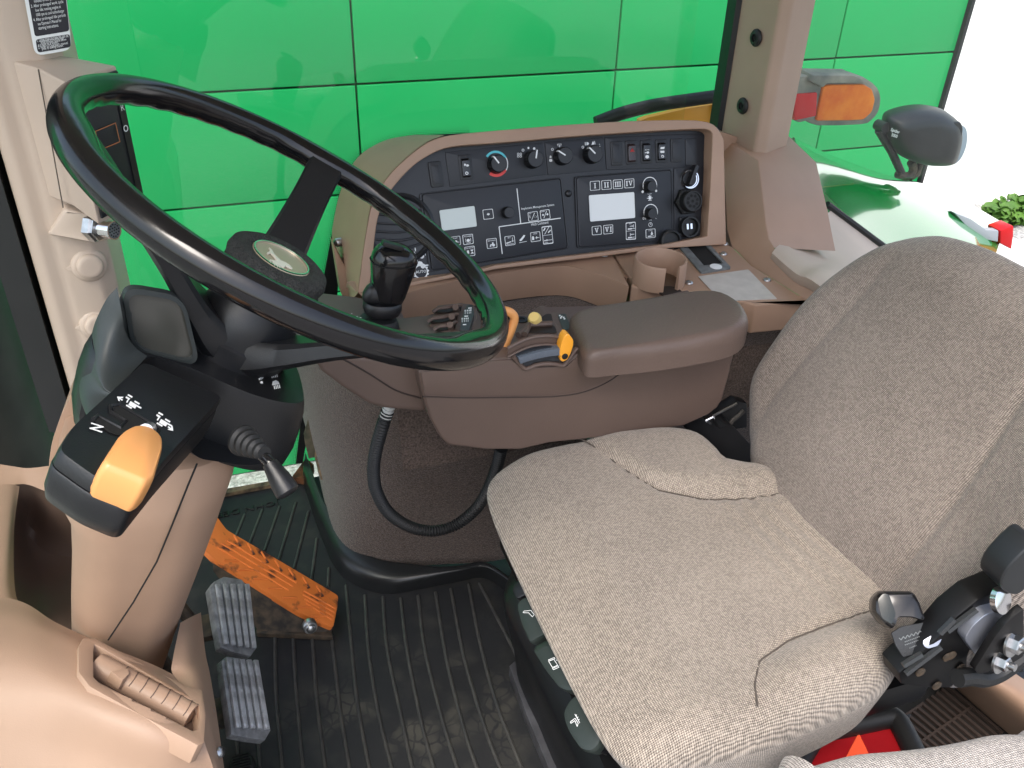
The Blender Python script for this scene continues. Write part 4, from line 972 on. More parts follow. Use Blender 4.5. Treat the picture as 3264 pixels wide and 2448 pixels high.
a_rings(bm, rings); build('display_hood', bm, M('hood plastic', (.030, .036, .036), .5, bump=(800, .3, .0005)), stc, ang=45)
hf = [[(748, 365, .097), (775, 520, .110), (800, 650, .128), (860, 745, .142), (940, 805, .149)],
      [(680, 440, .110), (690, 590, .125), (705, 740, .138), (760, 855, .148), (850, 900, .151)],
      [(608, 585, .135), (612, 720, .145), (622, 860, .152), (665, 985, .154), (730, 1035, .153)],
      [(578, 690, .158), (575, 800, .160), (585, 920, .162), (645, 1020, .160), (712, 1055, .156)],
      [(540, 790, .180), (508, 880, .182), (505, 980, .182), (520, 1080, .178), (560, 1180, .168)],
      [(570, 900, .22), (530, 960, .22), (530, 1050, .22), (550, 1130, .21), (590, 1220, .20)]]
patch('hood_flank', [[TP(ZP(a, b), c) for a, b, c in r_] for r_ in hf], bpy.data.materials['hood plastic'], stc, nu=6, nv=6)
prism('display_glass', [p - dn2_*.003 for p in oi], -dn2_*.002, M('tinted display', (.055, .055, .048), .16, spec=.7), stc)
# gear quadrant block
qt = [TP(p, .142) for p in (ZC(620, 850), ZC(850, 640), ZC(1320, 850), ZC(1000, 1200), ZC(800, 1445), ZC(560, 1340), ZC(330, 1175), ZC(420, 1030))]
cq = sum(qt, Vector())/8
qr = rnd(qt, .008, 4)
bm = bmesh.new(); cr_ = sum(qr, Vector())/len(qr)
rings = [[cr_ + (p-cr_)*.9 for p in qr], [cr_ + (p-cr_)*.97 for p in qr], [p - nW*.004 for p in qr], [p - nW*.012 for p in qr]]
a_rings(bm, rings); build('quadrant_top', bm, m_black, stc, ang=40)
dnv = Vector((0, .004, -.008))
bm = bmesh.new(); rings = [[cr_ + (p-cr_)*1.0 - nW*.0132 for p in qr], [cr_ + (p-cr_)*1.015 - nW*.015 for p in qr], [cr_ + (p-cr_)*1.02 - nW*.030 + dnv*.5 for p in qr], [cr_ + (p-cr_)*.98 - nW*.038 + dnv for p in qr], [cr_ + (p-cr_)*.9 - nW*.041 + dnv for p in qr]]
a_rings(bm, rings); build('quadrant_base', bm, m_black, stc, ang=40)
# gate slot
QP = lambda a, b, o=.0006: TP(ZC(a, b), .142 - o)
gate = [(545, 990), (575, 965), (640, 1000), (700, 1035), (735, 1005), (650, 945), (650, 910), (700, 905), (820, 975), (940, 1040), (945, 1070), (900, 1090), (720, 1090), (640, 1070)]
prism('gate_slot', rnd([QP(*p) for p in gate], .004, 3), nW*.0004, m_dark, stc)
bm = bmesh.new(); a_tube(bm, [QP(*p, .001) for p in ((545, 990), (575, 965), (640, 1000), (705, 1038), (738, 1000), (650, 945), (650, 910), (700, 905), (820, 975), (940, 1045))], .0016, 6); build('gate_rim', bm, m_black, stc)
def qmark(pgs, nm='symbol'):
    bm = bmesh.new()
    for pg in pgs: a_prism(bm, [QP(*p, .0012) for p in pg], nW*.0002)
    build(nm, bm, m_white, stc)
def tract(ox, oy, flip):
    L = []
    for (a, b, w_, h) in ((0, 0, 46, 24), (-45, -20, 26, 9), (-40, -38, 30, 8), (-38, -8, 8, 26), (36, -8, 34, 8), (-14, 20, 38, 8), (15, -24, 34, 8)):
        c_, s_ = math.cos(.52), math.sin(.52)
        L.append([(ox + c_*(a+x*w_/2) - s_*(b+y*h/2), oy + s_*(a+x*w_/2) + c_*(b+y*h/2)) for x, y in ((-1, -1), (1, -1), (1, 1), (-1, 1))])
    return L
qmark(tract(780, 905, 1) + [[(688, 857), (725, 858), (722, 866), (704, 864), (722, 874), (718, 880), (700, 868), (704, 882), (697, 882)]])
qmark(tract(960, 1010, 0) + [[(1018, 1058), (985, 1050), (990, 1044), (1004, 1048), (985, 1036), (990, 1030), (1006, 1042), (1006, 1028), (1014, 1030)]])
n0, n1, n2 = QP(600, 1068, .0012), QP(609, 1036, .0012), QP(520, 1048, .0012)
text('N', n0, (n1-n0).normalized(), ((n2-n0) - (n2-n0).dot((n1-n0).normalized())*(n1-n0).normalized()).normalized(), (n2-n0).length*.95, m_white, stc, width=(n1-n0).length*1.15, thick=.02)
# headlamp and horn symbols on the pod
PP = lambda a, b: TP(ZC(a, b), .1495)
bm = bmesh.new()
for (ox, oy) in ((1605, 715), (1620, 780)):
    a_prism(bm, [PP(ox + x, oy + y) for x, y in ((-22, 10), (-18, -12), (0, -20), (15, -12), (22, 2))], nW*.0003)
    for k in range(4): a_prism(bm, [PP(ox - 12 + k*10 + x, oy + 12 + y - k*2) for x, y in ((0, 0), (5, 0), (9, 20), (4, 20))], nW*.0003)
a_prism(bm, [PP(*p) for p in ((1515, 720), (1525, 715), (1545, 750), (1535, 755))], nW*.0003); a_prism(bm, [PP(*p) for p in ((1518, 752), (1548, 735), (1552, 742), (1524, 760))], nW*.0003); a_prism(bm, [PP(*p) for p in ((1528, 770), (1540, 765), (1545, 778), (1533, 780))], nW*.0003)
build('symbol', bm, m_white, stc)
# amber gear lever
gl = [TP(ZC(*p), .132) for p in ((700, 1085), (790, 1040), (880, 1050), (945, 1110), (950, 1180), (895, 1370), (840, 1398), (790, 1375), (600, 1295), (583, 1265))]
c_ = sum(gl, Vector())/len(gl); g2 = rnd(gl, .010, 4)
bm = bmesh.new(); rings = []
for h, sc in ((.030, .86), (.0285, .93), (.025, .98), (.018, 1.0), (.006, .99), (.0, .93)):
    rings.append([c_ + (p-c_)*sc + nW*(h - .024) for p in g2])
a_rings(bm, rings); lv = build('gear_lever', bm, m_orange, stc, ang=50)
tube('lever_stem', [TP(ZC(880, 1045), .145), TP(ZC(855, 1058), .130)], .0055, m_zinc, stc, seg=12)
# stalk with bellows
b0 = UY(*ZC(1440, 1120), .625); b1 = UY(*ZC(1545, 1185), .600); b2 = UY(*ZC(1600, 1270), .590); b3 = UY(*ZC(1690, 1415), .575)
ax = (b1-b0).normalized(); prof = []
for k in range(5):
    h = k*.0085; h *= .8; r_ = .0135 - k*.0016; prof += [(r_, h), (r_, h+.003), (r_-.0025, h+.005)]
prof += [(.006, .035)]
lathe('bellows', prof, b0 - ax*.004, ax, m_rubber, stc, seg=28, ang=35)
bm = bmesh.new(); a_tube(bm, cr([b1 - ax*.01, b1.lerp(b2, .6), b2], 6), .0050, 12); build('stalk', bm, m_blackg, stc)
d = (b3-b2).normalized(); L_ = (b3-b2).length
lathe('stalk_grip', [(.0062, -.004), (.0080, .006), (.0090, L_*.45), (.0098, L_*.8), (.0100, L_), (.008, L_+.002), (.005, L_+.003)], b2, d, m_black, stc, seg=24, ang=40)
# tan column cover
lev = [(165, 1530, 772, 1480, .705), (163, 1640, 757, 1560, .70), (178, 1700, 735, 1620, .705), (208, 1745, 705, 1705, .715), (214, 1850, 650, 1845, .745), (212, 1990, 590, 1995, .78), (215, 2120, 540, 2135, .81), (222, 2320, 470, 2320, .85)]
def lring(l):
    a, b = UY(l[0], l[1], l[4]), UY(l[2], l[3], l[4] + .005)
    return rnd([a + Vector((0, .03, 0)), a.lerp(b, .22) + Vector((0, -.012, 0)), a.lerp(b, .80) + Vector((0, -.016, 0)), b + Vector((0, .02, 0)), b + Vector((-.01, .16, 0)), a + Vector((.01, .16, 0))], .03, 6)
lr = [lring(l) for l in lev]
t0 = lr[0]; c0 = sum(t0, Vector())/len(t0)
bm = bmesh.new(); a_rings(bm, [[c0 + (p-c0)*.9 + Vector((0, 0, .012)) for p in t0], [c0 + (p-c0)*.97 + Vector((0, 0, .009)) for p in t0]] + lr)
colm = build('column_cover', bm, m_tan, stc, ang=40)
tube('cover_seam', [UY(x, y, yy) for x, y, yy in ((628, 1478, .688), (600, 1545, .6835), (550, 1670, .689), (500, 1790, .704), (425, 1920, .727), (345, 2040, .765))], .0009, m_dark, colm, seg=6)
sh = [UY(*ZC(*p), .79) for p in ((500, 740), (430, 820), (360, 960), (305, 1120), (285, 1260), (300, 1330), (420, 1300), (560, 1050))]
prism('column_shroud', rnd(sh, .01), (0, .10, -.02), m_tan, stc, bev=.01, seg=3)

# ================================================================ COWL AT LOWER LEFT
cw = thing('dash_cowl', 'tan moulded dash cowl with air vent at lower left', 'dashboard', (-.2, .8, .0))
def G(rows): return [[UZ(x, y, z) for x, y, z in r] for r in rows]
rows = [
 [(-140, 1880, .520), (60, 1915, .525), (180, 1985, .525), (350, 2062, .52), (480, 2115, .51), (552, 2150, .495)],
 [(-140, 1960, .552), (60, 1990, .552), (180, 2040, .550), (350, 2112, .545), (500, 2180, .535), (610, 2235, .51)],
 [(-140, 2120, .565), (60, 2140, .565), (180, 2180, .562), (350, 2260, .552), (520, 2325, .535), (655, 2375, .50)],
 [(-140, 2330, .530), (60, 2340, .530), (180, 2360, .525), (350, 2410, .515), (520, 2460, .495), (690, 2490, .45)],
 [(-140, 2640, .430), (60, 2660, .430), (180, 2680, .425), (350, 2700, .415), (520, 2700, .39), (715, 2680, .34)],
 [(-140, 2900, .20), (60, 2920, .20), (180, 2940, .20), (350, 2960, .19), (520, 2960, .18), (735, 2940, .15)]]
lc = patch('lower_cowl', G(rows), m_tan, cw, nu=24, nv=22)
_cut = [ZF(*p) for p in ((575, 900), (590, 880), (900, 1050), (1120, 1180), (1245, 1255), (1255, 1330), (1245, 1425), (1200, 1435), (900, 1275), (610, 1130), (575, 1095))]
bm = bmesh.new(); bm.from_mesh(lc.data)
bmesh.ops.delete(bm, geom=[f for f in bm.faces if inpoly(PRJ(WL[lc.name] + f.calc_center_median()), _cut)], context='FACES')
bm.to_mesh(lc.data); bm.free()
rows = [[(575, 1985, .500), (612, 1965, .47), (640, 1952, .42)], [(550, 2105, .500), (608, 2095, .48), (655, 2082, .43)], [(552, 2150, .494), (625, 2150, .485), (668, 2142, .44)], [(610, 2235, .509), (655, 2250, .49), (690, 2272, .44)], [(655, 2375, .499), (685, 2390, .47), (708, 2402, .42)], [(690, 2490, .449), (708, 2500, .43), (722, 2510, .37)], [(715, 2680, .339), (725, 2690, .32), (735, 2700, .28)]]
patch('cowl_edge', G(rows), m_tan, cw, nu=5, nv=5)
e_ = [UZ(x, y, z) for x, y, z in ((640, 1952, .42), (655, 2082, .43), (668, 2142, .44), (690, 2272, .44), (708, 2402, .42), (722, 2510, .37), (735, 2700, .28))]
patch('cowl_side', [e_, [p + Vector((-.03, .02, -.2)) for p in e_], [p + Vector((-.09, .05, -.35)) for p in e_]], m_tan, cw)
rows = [[(-140, 1462, .475), (-40, 1474, .475), (40, 1486, .475), (90, 1492, .475), (165, 1484, .475)], [(-140, 1560, .475), (-40, 1550, .475), (40, 1545, .470), (90, 1545, .465), (165, 1575, .46)]]
patch('upper_cowl', G(rows), m_tan, cw)
rows = [[(-140, 1556, .476), (-40, 1548, .476), (30, 1543, .473), (62, 1550, .465)], [(-140, 1700, .50), (-40, 1700, .50), (25, 1690, .495), (45, 1690, .48)], [(-140, 1850, .52), (-40, 1850, .52), (20, 1850, .515), (48, 1880, .50)], [(-140, 1990, .54), (-40, 1980, .54), (40, 1960, .53), (80, 1950, .51)]]
patch('cowl_bridge', G(rows), m_tan, cw)
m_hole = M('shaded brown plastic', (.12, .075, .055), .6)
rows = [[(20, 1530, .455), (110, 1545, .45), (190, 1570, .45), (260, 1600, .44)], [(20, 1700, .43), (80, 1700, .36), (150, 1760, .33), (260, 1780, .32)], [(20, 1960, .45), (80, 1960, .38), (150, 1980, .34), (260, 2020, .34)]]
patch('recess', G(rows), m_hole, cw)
box('front_panel', (-.395, .75, .20), (.03, .84, .40), m_tan, cw, bev=.01)
# vent
VZ = .566
vpl_a, vpl_b, vpl_c = UZ(*ZF(560, 900), .543), UZ(*ZF(1265, 1250), .499), UZ(*ZF(540, 1130), .560)
nV = (vpl_b-vpl_a).cross(vpl_c-vpl_a).normalized()
if nV.z < 0: nV = -nV
PV = (vpl_a + nV*.003, nV)
VP = lambda a, b, o=0: UP(*ZF(a, b), (PV[0] + nV*o, nV))
of = [(490, 900), (520, 845), (600, 850), (880, 1000), (1150, 1140), (1262, 1170), (1285, 1330), (1275, 1500), (1235, 1518), (900, 1340), (560, 1150), (490, 1060)]
sf = [(585, 930), (590, 888), (620, 900), (900, 1060), (1120, 1190), (1238, 1262), (1248, 1330), (1236, 1415), (1200, 1425), (900, 1265), (620, 1125), (585, 1090)]
oo = [VP(*p) for p in of]; ii = [VP(*p) for p in sf]
vf = None
bm = bmesh.new(); a_ring(bm, oo, ii, -nV*.022, -nV*.020); vent = build('air_vent', bm, m_tan, cw, bev=.002, seg=2)
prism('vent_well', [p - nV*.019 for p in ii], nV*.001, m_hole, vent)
dr0, dr1 = VP(600, 1020, -.012), VP(1195, 1340, -.012)
drum = tube('vent_drum', resamp([dr0, dr1], 12), .0135, m_tan, vent, seg=24)
ddir = (dr1-dr0)
for k in range(7):
    c = dr0 + ddir*(.27 + k*.112); u, v, n = frame_of(ddir); L = []
    for j in range(9):
        a = -1.2 + 2.4*j/8; side_ = (nV*math.cos(a) + ddir.normalized().cross(nV)*math.sin(a)); L.append(c + side_*.0137 + ddir.normalized()*.002*math.sin(a*2))
    tube('vent_slit', L, .0006, m_hole, vent, seg=5)
prism('vent_tab', [VP(690, 1055, .0), VP(800, 1035, .004), VP(805, 1070, .004), VP(765, 1110, .0)], -nV*.012, m_tan, vent, bev=.001)
for z_ in ((1305, 1312), (1370, 1560)):
    c = UZ(*ZF(*z_), .455); lathe('screw', [(.006, -.004), (.006, .002), (.003, .004)], c, Vector((.8, -.3, .5)), m_zinc, cw, seg=12)

# ================================================================ FLOOR MAT
m_mat = M('dusty black rubber mat', (.013, .013, .015), .58, spec=.35, bump=(120, .25, .001), rvar=.12, vscale=5)
nt = m_mat.node_tree; N = nt.nodes; L = nt.links; b = N['Principled BSDF']
tc = N.new('ShaderNodeTexCoord'); nz = N.new('ShaderNodeTexNoise'); nz.inputs['Scale'].default_value = 5; nz.inputs['Detail'].default_value = 6; L.new(tc.outputs['Object'], nz.inputs['Vector'])
vo = N.new('ShaderNodeTexVoronoi'); vo.inputs['Scale'].default_value = 44; vo.feature = 'DISTANCE_TO_EDGE'
dst = N.new('ShaderNodeVectorMath'); dst.operation = 'MULTIPLY_ADD'; dst.inputs[1].default_value = (.10, .10, 0); L.new(nz.outputs['Color'], dst.inputs[0]); L.new(tc.outputs['Object'], dst.inputs[2]); L.new(dst.outputs[0], vo.inputs['Vector'])
r1 = N.new('ShaderNodeValToRGB'); r1.color_ramp.elements[0].position = .05; r1.color_ramp.elements[1].position = .09; L.new(vo.outputs['Distance'], r1.inputs[0])
nz2 = N.new('ShaderNodeTexNoise'); nz2.inputs['Scale'].default_value = 9; nz2.inputs['Detail'].default_value = 3; L.new(tc.outputs['Object'], nz2.inputs['Vector'])
r2 = N.new('ShaderNodeValToRGB'); r2.color_ramp.elements[0].position = .53; r2.color_ramp.elements[1].position = .62; L.new(nz2.outputs['Fac'], r2.inputs[0])
mu = N.new('ShaderNodeMath'); mu.operation = 'MULTIPLY'; L.new(r1.outputs[0], mu.inputs[0]); L.new(r2.outputs[0], mu.inputs[1])
# dusty boot marks gather where feet stand, in front of the seat
sx = N.new('ShaderNodeVectorMath'); sx.operation = 'DISTANCE'; sx.inputs[1].default_value = (.0, .0, 0); sx.name = 'foot'; L.new(tc.outputs['Object'], sx.inputs[0])
fr_n = N.new('ShaderNodeMapRange'); fr_n.inputs[1].default_value = .10; fr_n.inputs[2].default_value = .30; fr_n.inputs[3].default_value = 1; fr_n.inputs[4].default_value = 0; L.new(sx.outputs['Value'], fr_n.inputs[0])
mu2 = N.new('ShaderNodeMath'); mu2.operation = 'MULTIPLY'; L.new(mu.outputs[0], mu2.inputs[0]); L.new(fr_n.outputs[0], mu2.inputs[1])
nz3 = N.new('ShaderNodeTexNoise'); nz3.inputs['Scale'].default_value = 16; nz3.inputs['Detail'].default_value = 8; L.new(tc.outputs['Object'], nz3.inputs['Vector'])
r3 = N.new('ShaderNodeValToRGB'); r3.color_ramp.elements[0].position = .5; r3.color_ramp.elements[1].position = .8; r3.color_ramp.elements[1].color = (.35, .35, .35, 1); L.new(nz3.outputs['Fac'], r3.inputs[0])
ad = N.new('ShaderNodeMath'); ad.operation = 'MULTIPLY_ADD'; ad.inputs[1].default_value = .38; ad.use_clamp = True; L.new(mu2.outputs[0], ad.inputs[0]); L.new(r3.outputs[0], ad.inputs[2])
mc = N.new('ShaderNodeMixRGB'); mc.inputs[1].default_value = (.017, .0178, .0195, 1); mc.inputs[2].default_value = (.085, .080, .066, 1); L.new(ad.outputs[0], mc.inputs[0]); L.new(mc.outputs[0], b.inputs['Base Color'])
mat_ = thing('floor_mat', 'black ribbed rubber floor mat with dusty boot marks and raised lettering', 'floor mat', (.25, .75, 0))
ftc = UZ(1290, 2290, 0)
bm = bmesh.new(); a_box(bm, (.12, .93, -.006), (1.0, 1.46, .018)); mo = build('mat_sheet', bm, m_mat, mat_, origin=(ftc.x, ftc.y, 0))
m_ribm = M('dusty rubber rib', (.030, .030, .031), .5, col2=(.065, .062, .055), vscale=30)
ribs = [[(315, 245), (245, 420)], [(412, 222), (345, 400), (330, 440)], [(510, 200), (425, 450)], [(600, 180), (505, 500)], [(672, 228), (590, 550)], [(718, 380), (688, 610)], [(785, 545), (780, 650)],
        [(485, 905), (490, 1250), (525, 1650), (550, 1900)], [(585, 915), (600, 1200), (640, 1659), (670, 1900)], [(692, 925), (720, 1300), (765, 1659), (800, 1900)], [(800, 920), (850, 1350), (900, 1659), (940, 1900)], [(880, 640), (905, 920), (945, 1300), (1010, 1659), (1060, 1900)],
        [(985, 695), (1005, 1000), (1060, 1350), (1135, 1659), (1190, 1900)], [(1085, 705), (1110, 1000), (1190, 1380), (1250, 1659), (1310, 1900)], [(1185, 712), (1220, 1000), (1300, 1400), (1370, 1659), (1440, 1900)], [(1282, 698), (1320, 1000), (1420, 1400), (1500, 1659), (1570, 1900)],
        [(1380, 680), (1440, 1050), (1540, 1450), (1610, 1659), (1690, 1900)], [(1465, 660), (1540, 1050), (1660, 1450), (1740, 1659), (1830, 1900)], [(1565, 635), (1625, 950), (1720, 1300), (1860, 1659)], [(1625, 628), (1830, 1030)],
        [(270, 1480), (290, 1750)], [(390, 1500), (400, 1659), (410, 1850)]]
for r_ in ribs:
    tube('rib', cr([UZ(*ZD(*p), .0037) for p in r_], 4), .0034, m_ribm, mat_, seg=8, flat=1.0)
j0, j1 = UZ(*ZD(505, 158), .0032), UZ(*ZD(255, 212), .0032); d = (j1-j0).normalized(); up = Vector((-d.y, d.x, 0))
if up.y > 0: up = -up
tx_ = text('JOHN DEERE', j0, d, up, .022, m_rubber, mat_, width=(j1-j0).length*1.72)
sol = tx_.modifiers.new('s', 'SOLIDIFY'); sol.thickness = .0025; sol.offset = 1
lipb = [(640, 60), (690, 230), (760, 420), (805, 520), (870, 600), (980, 662), (1120, 688), (1300, 660), (1500, 622), (1650, 600), (1795, 690), (1850, 760)]
lipt = [(650, -80), (742, 170), (832, 310), (880, 400), (955, 468), (1080, 522), (1250, 545), (1400, 560), (1520, 552), (1655, 532), (1805, 628), (1880, 720)]
lb = [UZ(*ZD(*p), .004) for p in lipb]; lt = [UZ(*ZD(*p), .048) for p in lipt]
lm = [a.lerp(b2_, .35) + Vector((0, -.006, .018)) for a, b2_ in zip(lb, lt)]; lt2 = [p + Vector((.004, .014, -.004)) for p in lt]; lt3 = [p + Vector((.004, .02, -.05)) for p in lt]
patch('raised_edge', [lb, lm, lt, lt2, lt3], M('smooth black rubber', (.014, .015, .016), .33, rvar=.06), mat_, nu=5, nv=6)
# window sill and rusty corner
prism('sill_strip', [UZ(*p, .012) for p in ((640, 1572), (935, 1520), (935, 1532), (640, 1588))], (0, 0, -.012), M('weathered sill', (.32, .22, .13), .8, col2=(.08, .06, .04), vscale=50), mat_)
prism('rusty_corner', [UZ(*p, .02) for p in ((930, 1520), (975, 1460), (1000, 1480), (985, 1530))], (0, 0, -.02), M('rust', (.16, .06, .02), .9, col2=(.04, .02, .012), vscale=70), mat_)

# ================================================================ PEDALS
m_cast = M('worn cast metal', (.62, .64, .66), .42, metal=.45, col2=(.36, .36, .37), vscale=70, bump=(160, .7, .003))
m_castd = M('darker cast metal', (.20, .205, .21), .5, metal=.4, col2=(.36, .37, .38), vscale=50, bump=(160, .7, .003))  # brake pad base, toned darker than the ridges so the grooves read
m_dirt = M('dirty black steel', (.02, .017, .014), .6, col2=(.10, .07, .045), vscale=50)
def brake(px, label):
    hz = .20; c0 = UZ(*ZD(*px[0]), hz); nP = Vector((.62, -.25, .74)).normalized(); pl = (c0, nP)
    q = [UP(*ZD(*p), pl) for p in px[1]]
    c = sum(q, Vector())/len(q)
    t = thing('brake_pedal', label, 'pedal', (c.x, c.y, 0), 'pair of brake pedals')
    prism('pad', q, -nP*.016, m_castd, t, bev=.003, seg=2)
    a, b2_, e, f = [UP(*ZD(*p), pl) for p in px[2]]
    for k in range(5):
        u = .08 + .21*k; s = a.lerp(b2_, u) + nP*.001; e_ = f.lerp(e, u) + nP*.001
        w_ = (b2_-a).normalized()*.0042
        prism('ridge', [s - w_, s + w_, e_ + w_, e_ - w_], nP*.0055, m_cast, t, bev=.0016, seg=2)
    bkp = c - nP*.016
    tube('arm', cr([bkp, bkp + Vector((-.05, .02, -.03)), bkp + Vector((-.10, .04, .12)), bkp + Vector((-.13, .05, .30))], 6), .011, m_dirt, t, seg=10)
    box('stop', bkp + Vector((-.02, 0, -.012)), (.05, .05, .012), m_dirt, t, bev=.002)
    return t
brake(((250, 810), [(122, 655), (150, 615), (200, 590), (300, 605), (340, 655), (362, 800), (386, 985), (350, 1035), (260, 1015), (180, 985), (150, 830)], [(140, 640), (335, 640), (372, 1000), (190, 975)]), 'worn metal brake pedal, the upper of the two, by the orange pedal')
brake(((320, 1270), [(186, 1060), (215, 1035), (290, 1045), (385, 1068), (420, 1230), (462, 1450), (430, 1505), (330, 1490), (240, 1472), (238, 1430), (210, 1250)], [(200, 1055), (380, 1065), (445, 1450), (255, 1440)]), 'worn metal brake pedal, the lower of the two, nearer the vent')
gp = thing('accelerator_pedal', 'orange rubber accelerator pedal with tread ribs and scuffs on the mat', 'pedal', UZ(*ZD(760, 880), 0))
h0, h1, fp = UZ(*ZD(838, 697), .035), UZ(*ZD(808, 878), .035), UZ(*ZD(205, 330), .15)
nA = (h0-h1).cross(fp-h1).normalized()
if nA.z < 0: nA = -nA
PA = (h1, nA); AP = lambda a, b, o=0: UP(*ZD(a, b), (h1 + nA*o, nA))
m_opad = M('scuffed orange rubber', (.70, .19, .035), .55, bump=(200, .3, .001))
nt = m_opad.node_tree; N = nt.nodes; L = nt.links; b = N['Principled BSDF']
tc = N.new('ShaderNodeTexCoord'); nz = N.new('ShaderNodeTexNoise'); nz.inputs['Scale'].default_value = 28; nz.inputs['Detail'].default_value = 8; L.new(tc.outputs['Object'], nz.inputs['Vector'])
rp = N.new('ShaderNodeValToRGB'); rp.color_ramp.elements[0].position = .54; rp.color_ramp.elements[1].position = .64; rp.color_ramp.elements[0].color = (.72, .19, .035, 1); rp.color_ramp.elements[1].color = (.09, .03, .018, 1); L.new(nz.outputs['Fac'], rp.inputs[0]); L.new(rp.outputs[0], b.inputs['Base Color'])
tp_ = [AP(*p) for p in ((130, 215), (215, 330), (540, 520), (760, 650), (838, 697), (832, 760), (810, 872), (780, 862), (620, 790), (380, 640), (140, 490), (50, 400))]
prism('tread_pad', rnd(tp_, .006, 3), -nA*.012, m_opad, gp, bev=.003)
sd = [AP(*p) for p in ((140, 492), (380, 642), (620, 792), (805, 878), (800, 895), (760, 905), (690, 890))]
prism('side_plate', [AP(140, 495, -.010), AP(380, 645, -.010), AP(620, 795, -.010), AP(806, 880, -.010)] + [UZ(*ZD(*p), .012) for p in ((800, 900), (690, 912), (400, 905))] + [AP(140, 560, -.01)], (0, .006, 0), m_dirt, gp)
for z0, z1 in (((160, 425), (560, 665)), ((185, 405), (585, 645)), ((210, 385), (605, 625)), ((640, 690), (815, 790)), ((645, 670), (820, 768)), ((650, 715), (810, 812)), ((660, 740), (805, 832))):
    tube('tread_rib', [AP(*z0, .0005), AP(*z1, .0005)], .0022, m_opad, gp, seg=6)
for k in range(7):
    t_ = k/6; a0 = Vector((255, 360)).lerp(Vector((715, 640)), t_)
    tube('tread_rib', [AP(a0.x, a0.y, .0005), AP(a0.x+38, a0.y+62, .0005), AP(a0.x+24, a0.y+62, .0005)], .002, m_opad, gp, seg=6)
    a0 = Vector((200, 500)).lerp(Vector((690, 810)), t_)
    tube('tread_rib', [AP(a0.x, a0.y, .0005), AP(a0.x+78, a0.y+2, .0005)], .002, m_opad, gp, seg=6)
prism('base_plate', [UZ(*ZD(*p), .016) for p in ((380, 880), (640, 870), (800, 890), (805, 925), (380, 905))], (0, 0, -.012), m_dirt, gp, bev=.002)
bc = UY(*ZD(682, 876), h1.y-.012)
lathe('pivot_bolt', [(.013, -.012), (.013, 0), (.0115, .002), (.009, .002), (.0085, .006), (.006, .008), (.001, .0085)], bc, Vector((.1, -1, .25)), m_zinc, gp, seg=24, ang=45)
# small knurled foot button in the mat corner
fb = UZ(*ZD(300, 1640), .02)
ft = thing('foot_switch', 'small black knurled foot switch at the bottom edge by the cowl', 'switch', (fb.x, fb.y, 0))
lathe('cap', [(.020, 0), (.020, .018), (.017, .021)], (fb.x, fb.y, .003), (0, 0, 1), m_rubber, ft, seg=28)
for k in range(7): box('ridge', (fb.x, fb.y - .015 + k*.005, .0250), (.026, .002, .003), m_rubber, ft)
# ================================================================ CONTROL ARM BESIDE THE SEAT
YA = .965
arm = thing('control_arm', 'dark brown control armrest with padded top, levers and speed dial beside the seat', 'armrest', (.5, 1.03, .48))
near = [(600, 462), (760, 440), (930, 408), (990, 405), (1015, 395), (1070, 430), (1250, 425), (1300, 380), (1345, 388), (1565, 378), (1800, 345), (2010, 292), (2005, 330), (1975, 470), (1942, 590), (1920, 625), (1880, 655), (1770, 705), (1600, 730), (1320, 766), (1180, 780), (1050, 810), (900, 810), (730, 792), (690, 745), (650, 670), (620, 575)]
nf = [UY(*ZB(*p), YA) for p in near]
bm = bmesh.new(); a_prism(bm, nf, (0, .155, 0)); build('arm_body', bm, m_brown, arm, bev=.007, seg=3)
sm_ = cr([UY(*ZB(*p), YA-.0006) for p in ((618, 572), (800, 578), (1000, 576), (1200, 572), (1330, 552), (1440, 505), (1510, 450), (1570, 378))], 6)
tube('panel_seam', sm_, .0008, M('brown seam', (.03, .019, .015), .7), arm, seg=6)
# raised side plate above the seam
pl_ = [UY(*ZB(*p), YA-.002) for p in ((612, 468), (760, 447), (930, 416), (1010, 412), (1065, 447), (1255, 440), (1305, 396), (1345, 400), (1555, 388), (1500, 446), (1430, 500), (1320, 545), (1195, 564), (1000, 568), (800, 570), (628, 562))]
prism('side_plate', pl_, (0, .004, 0), m_brown, arm, bev=.0015)
# padded rest
pz = .705
po = [UZ(*ZB(*p), pz) for p in ((1268, 205), (1330, 178), (1500, 146), (1700, 118), (1850, 103), (1950, 112), (2030, 160), (2060, 215), (2045, 255), (1990, 290), (1850, 322), (1650, 352), (1480, 368), (1370, 378), (1330, 360), (1300, 290))]
po = cr(po, 3, closed=True)
pillow('pad', [(p.x, p.y) for p in po], (Vector((0, 0, pz)), Vector((1, 0, 0)), Vector((0, 1, 0)), Vector((0, 0, 1))), .040, .016, m_pad, arm, rings=10, detail=lambda x, y, e: .004*e*math.sin((x-.45)*6))
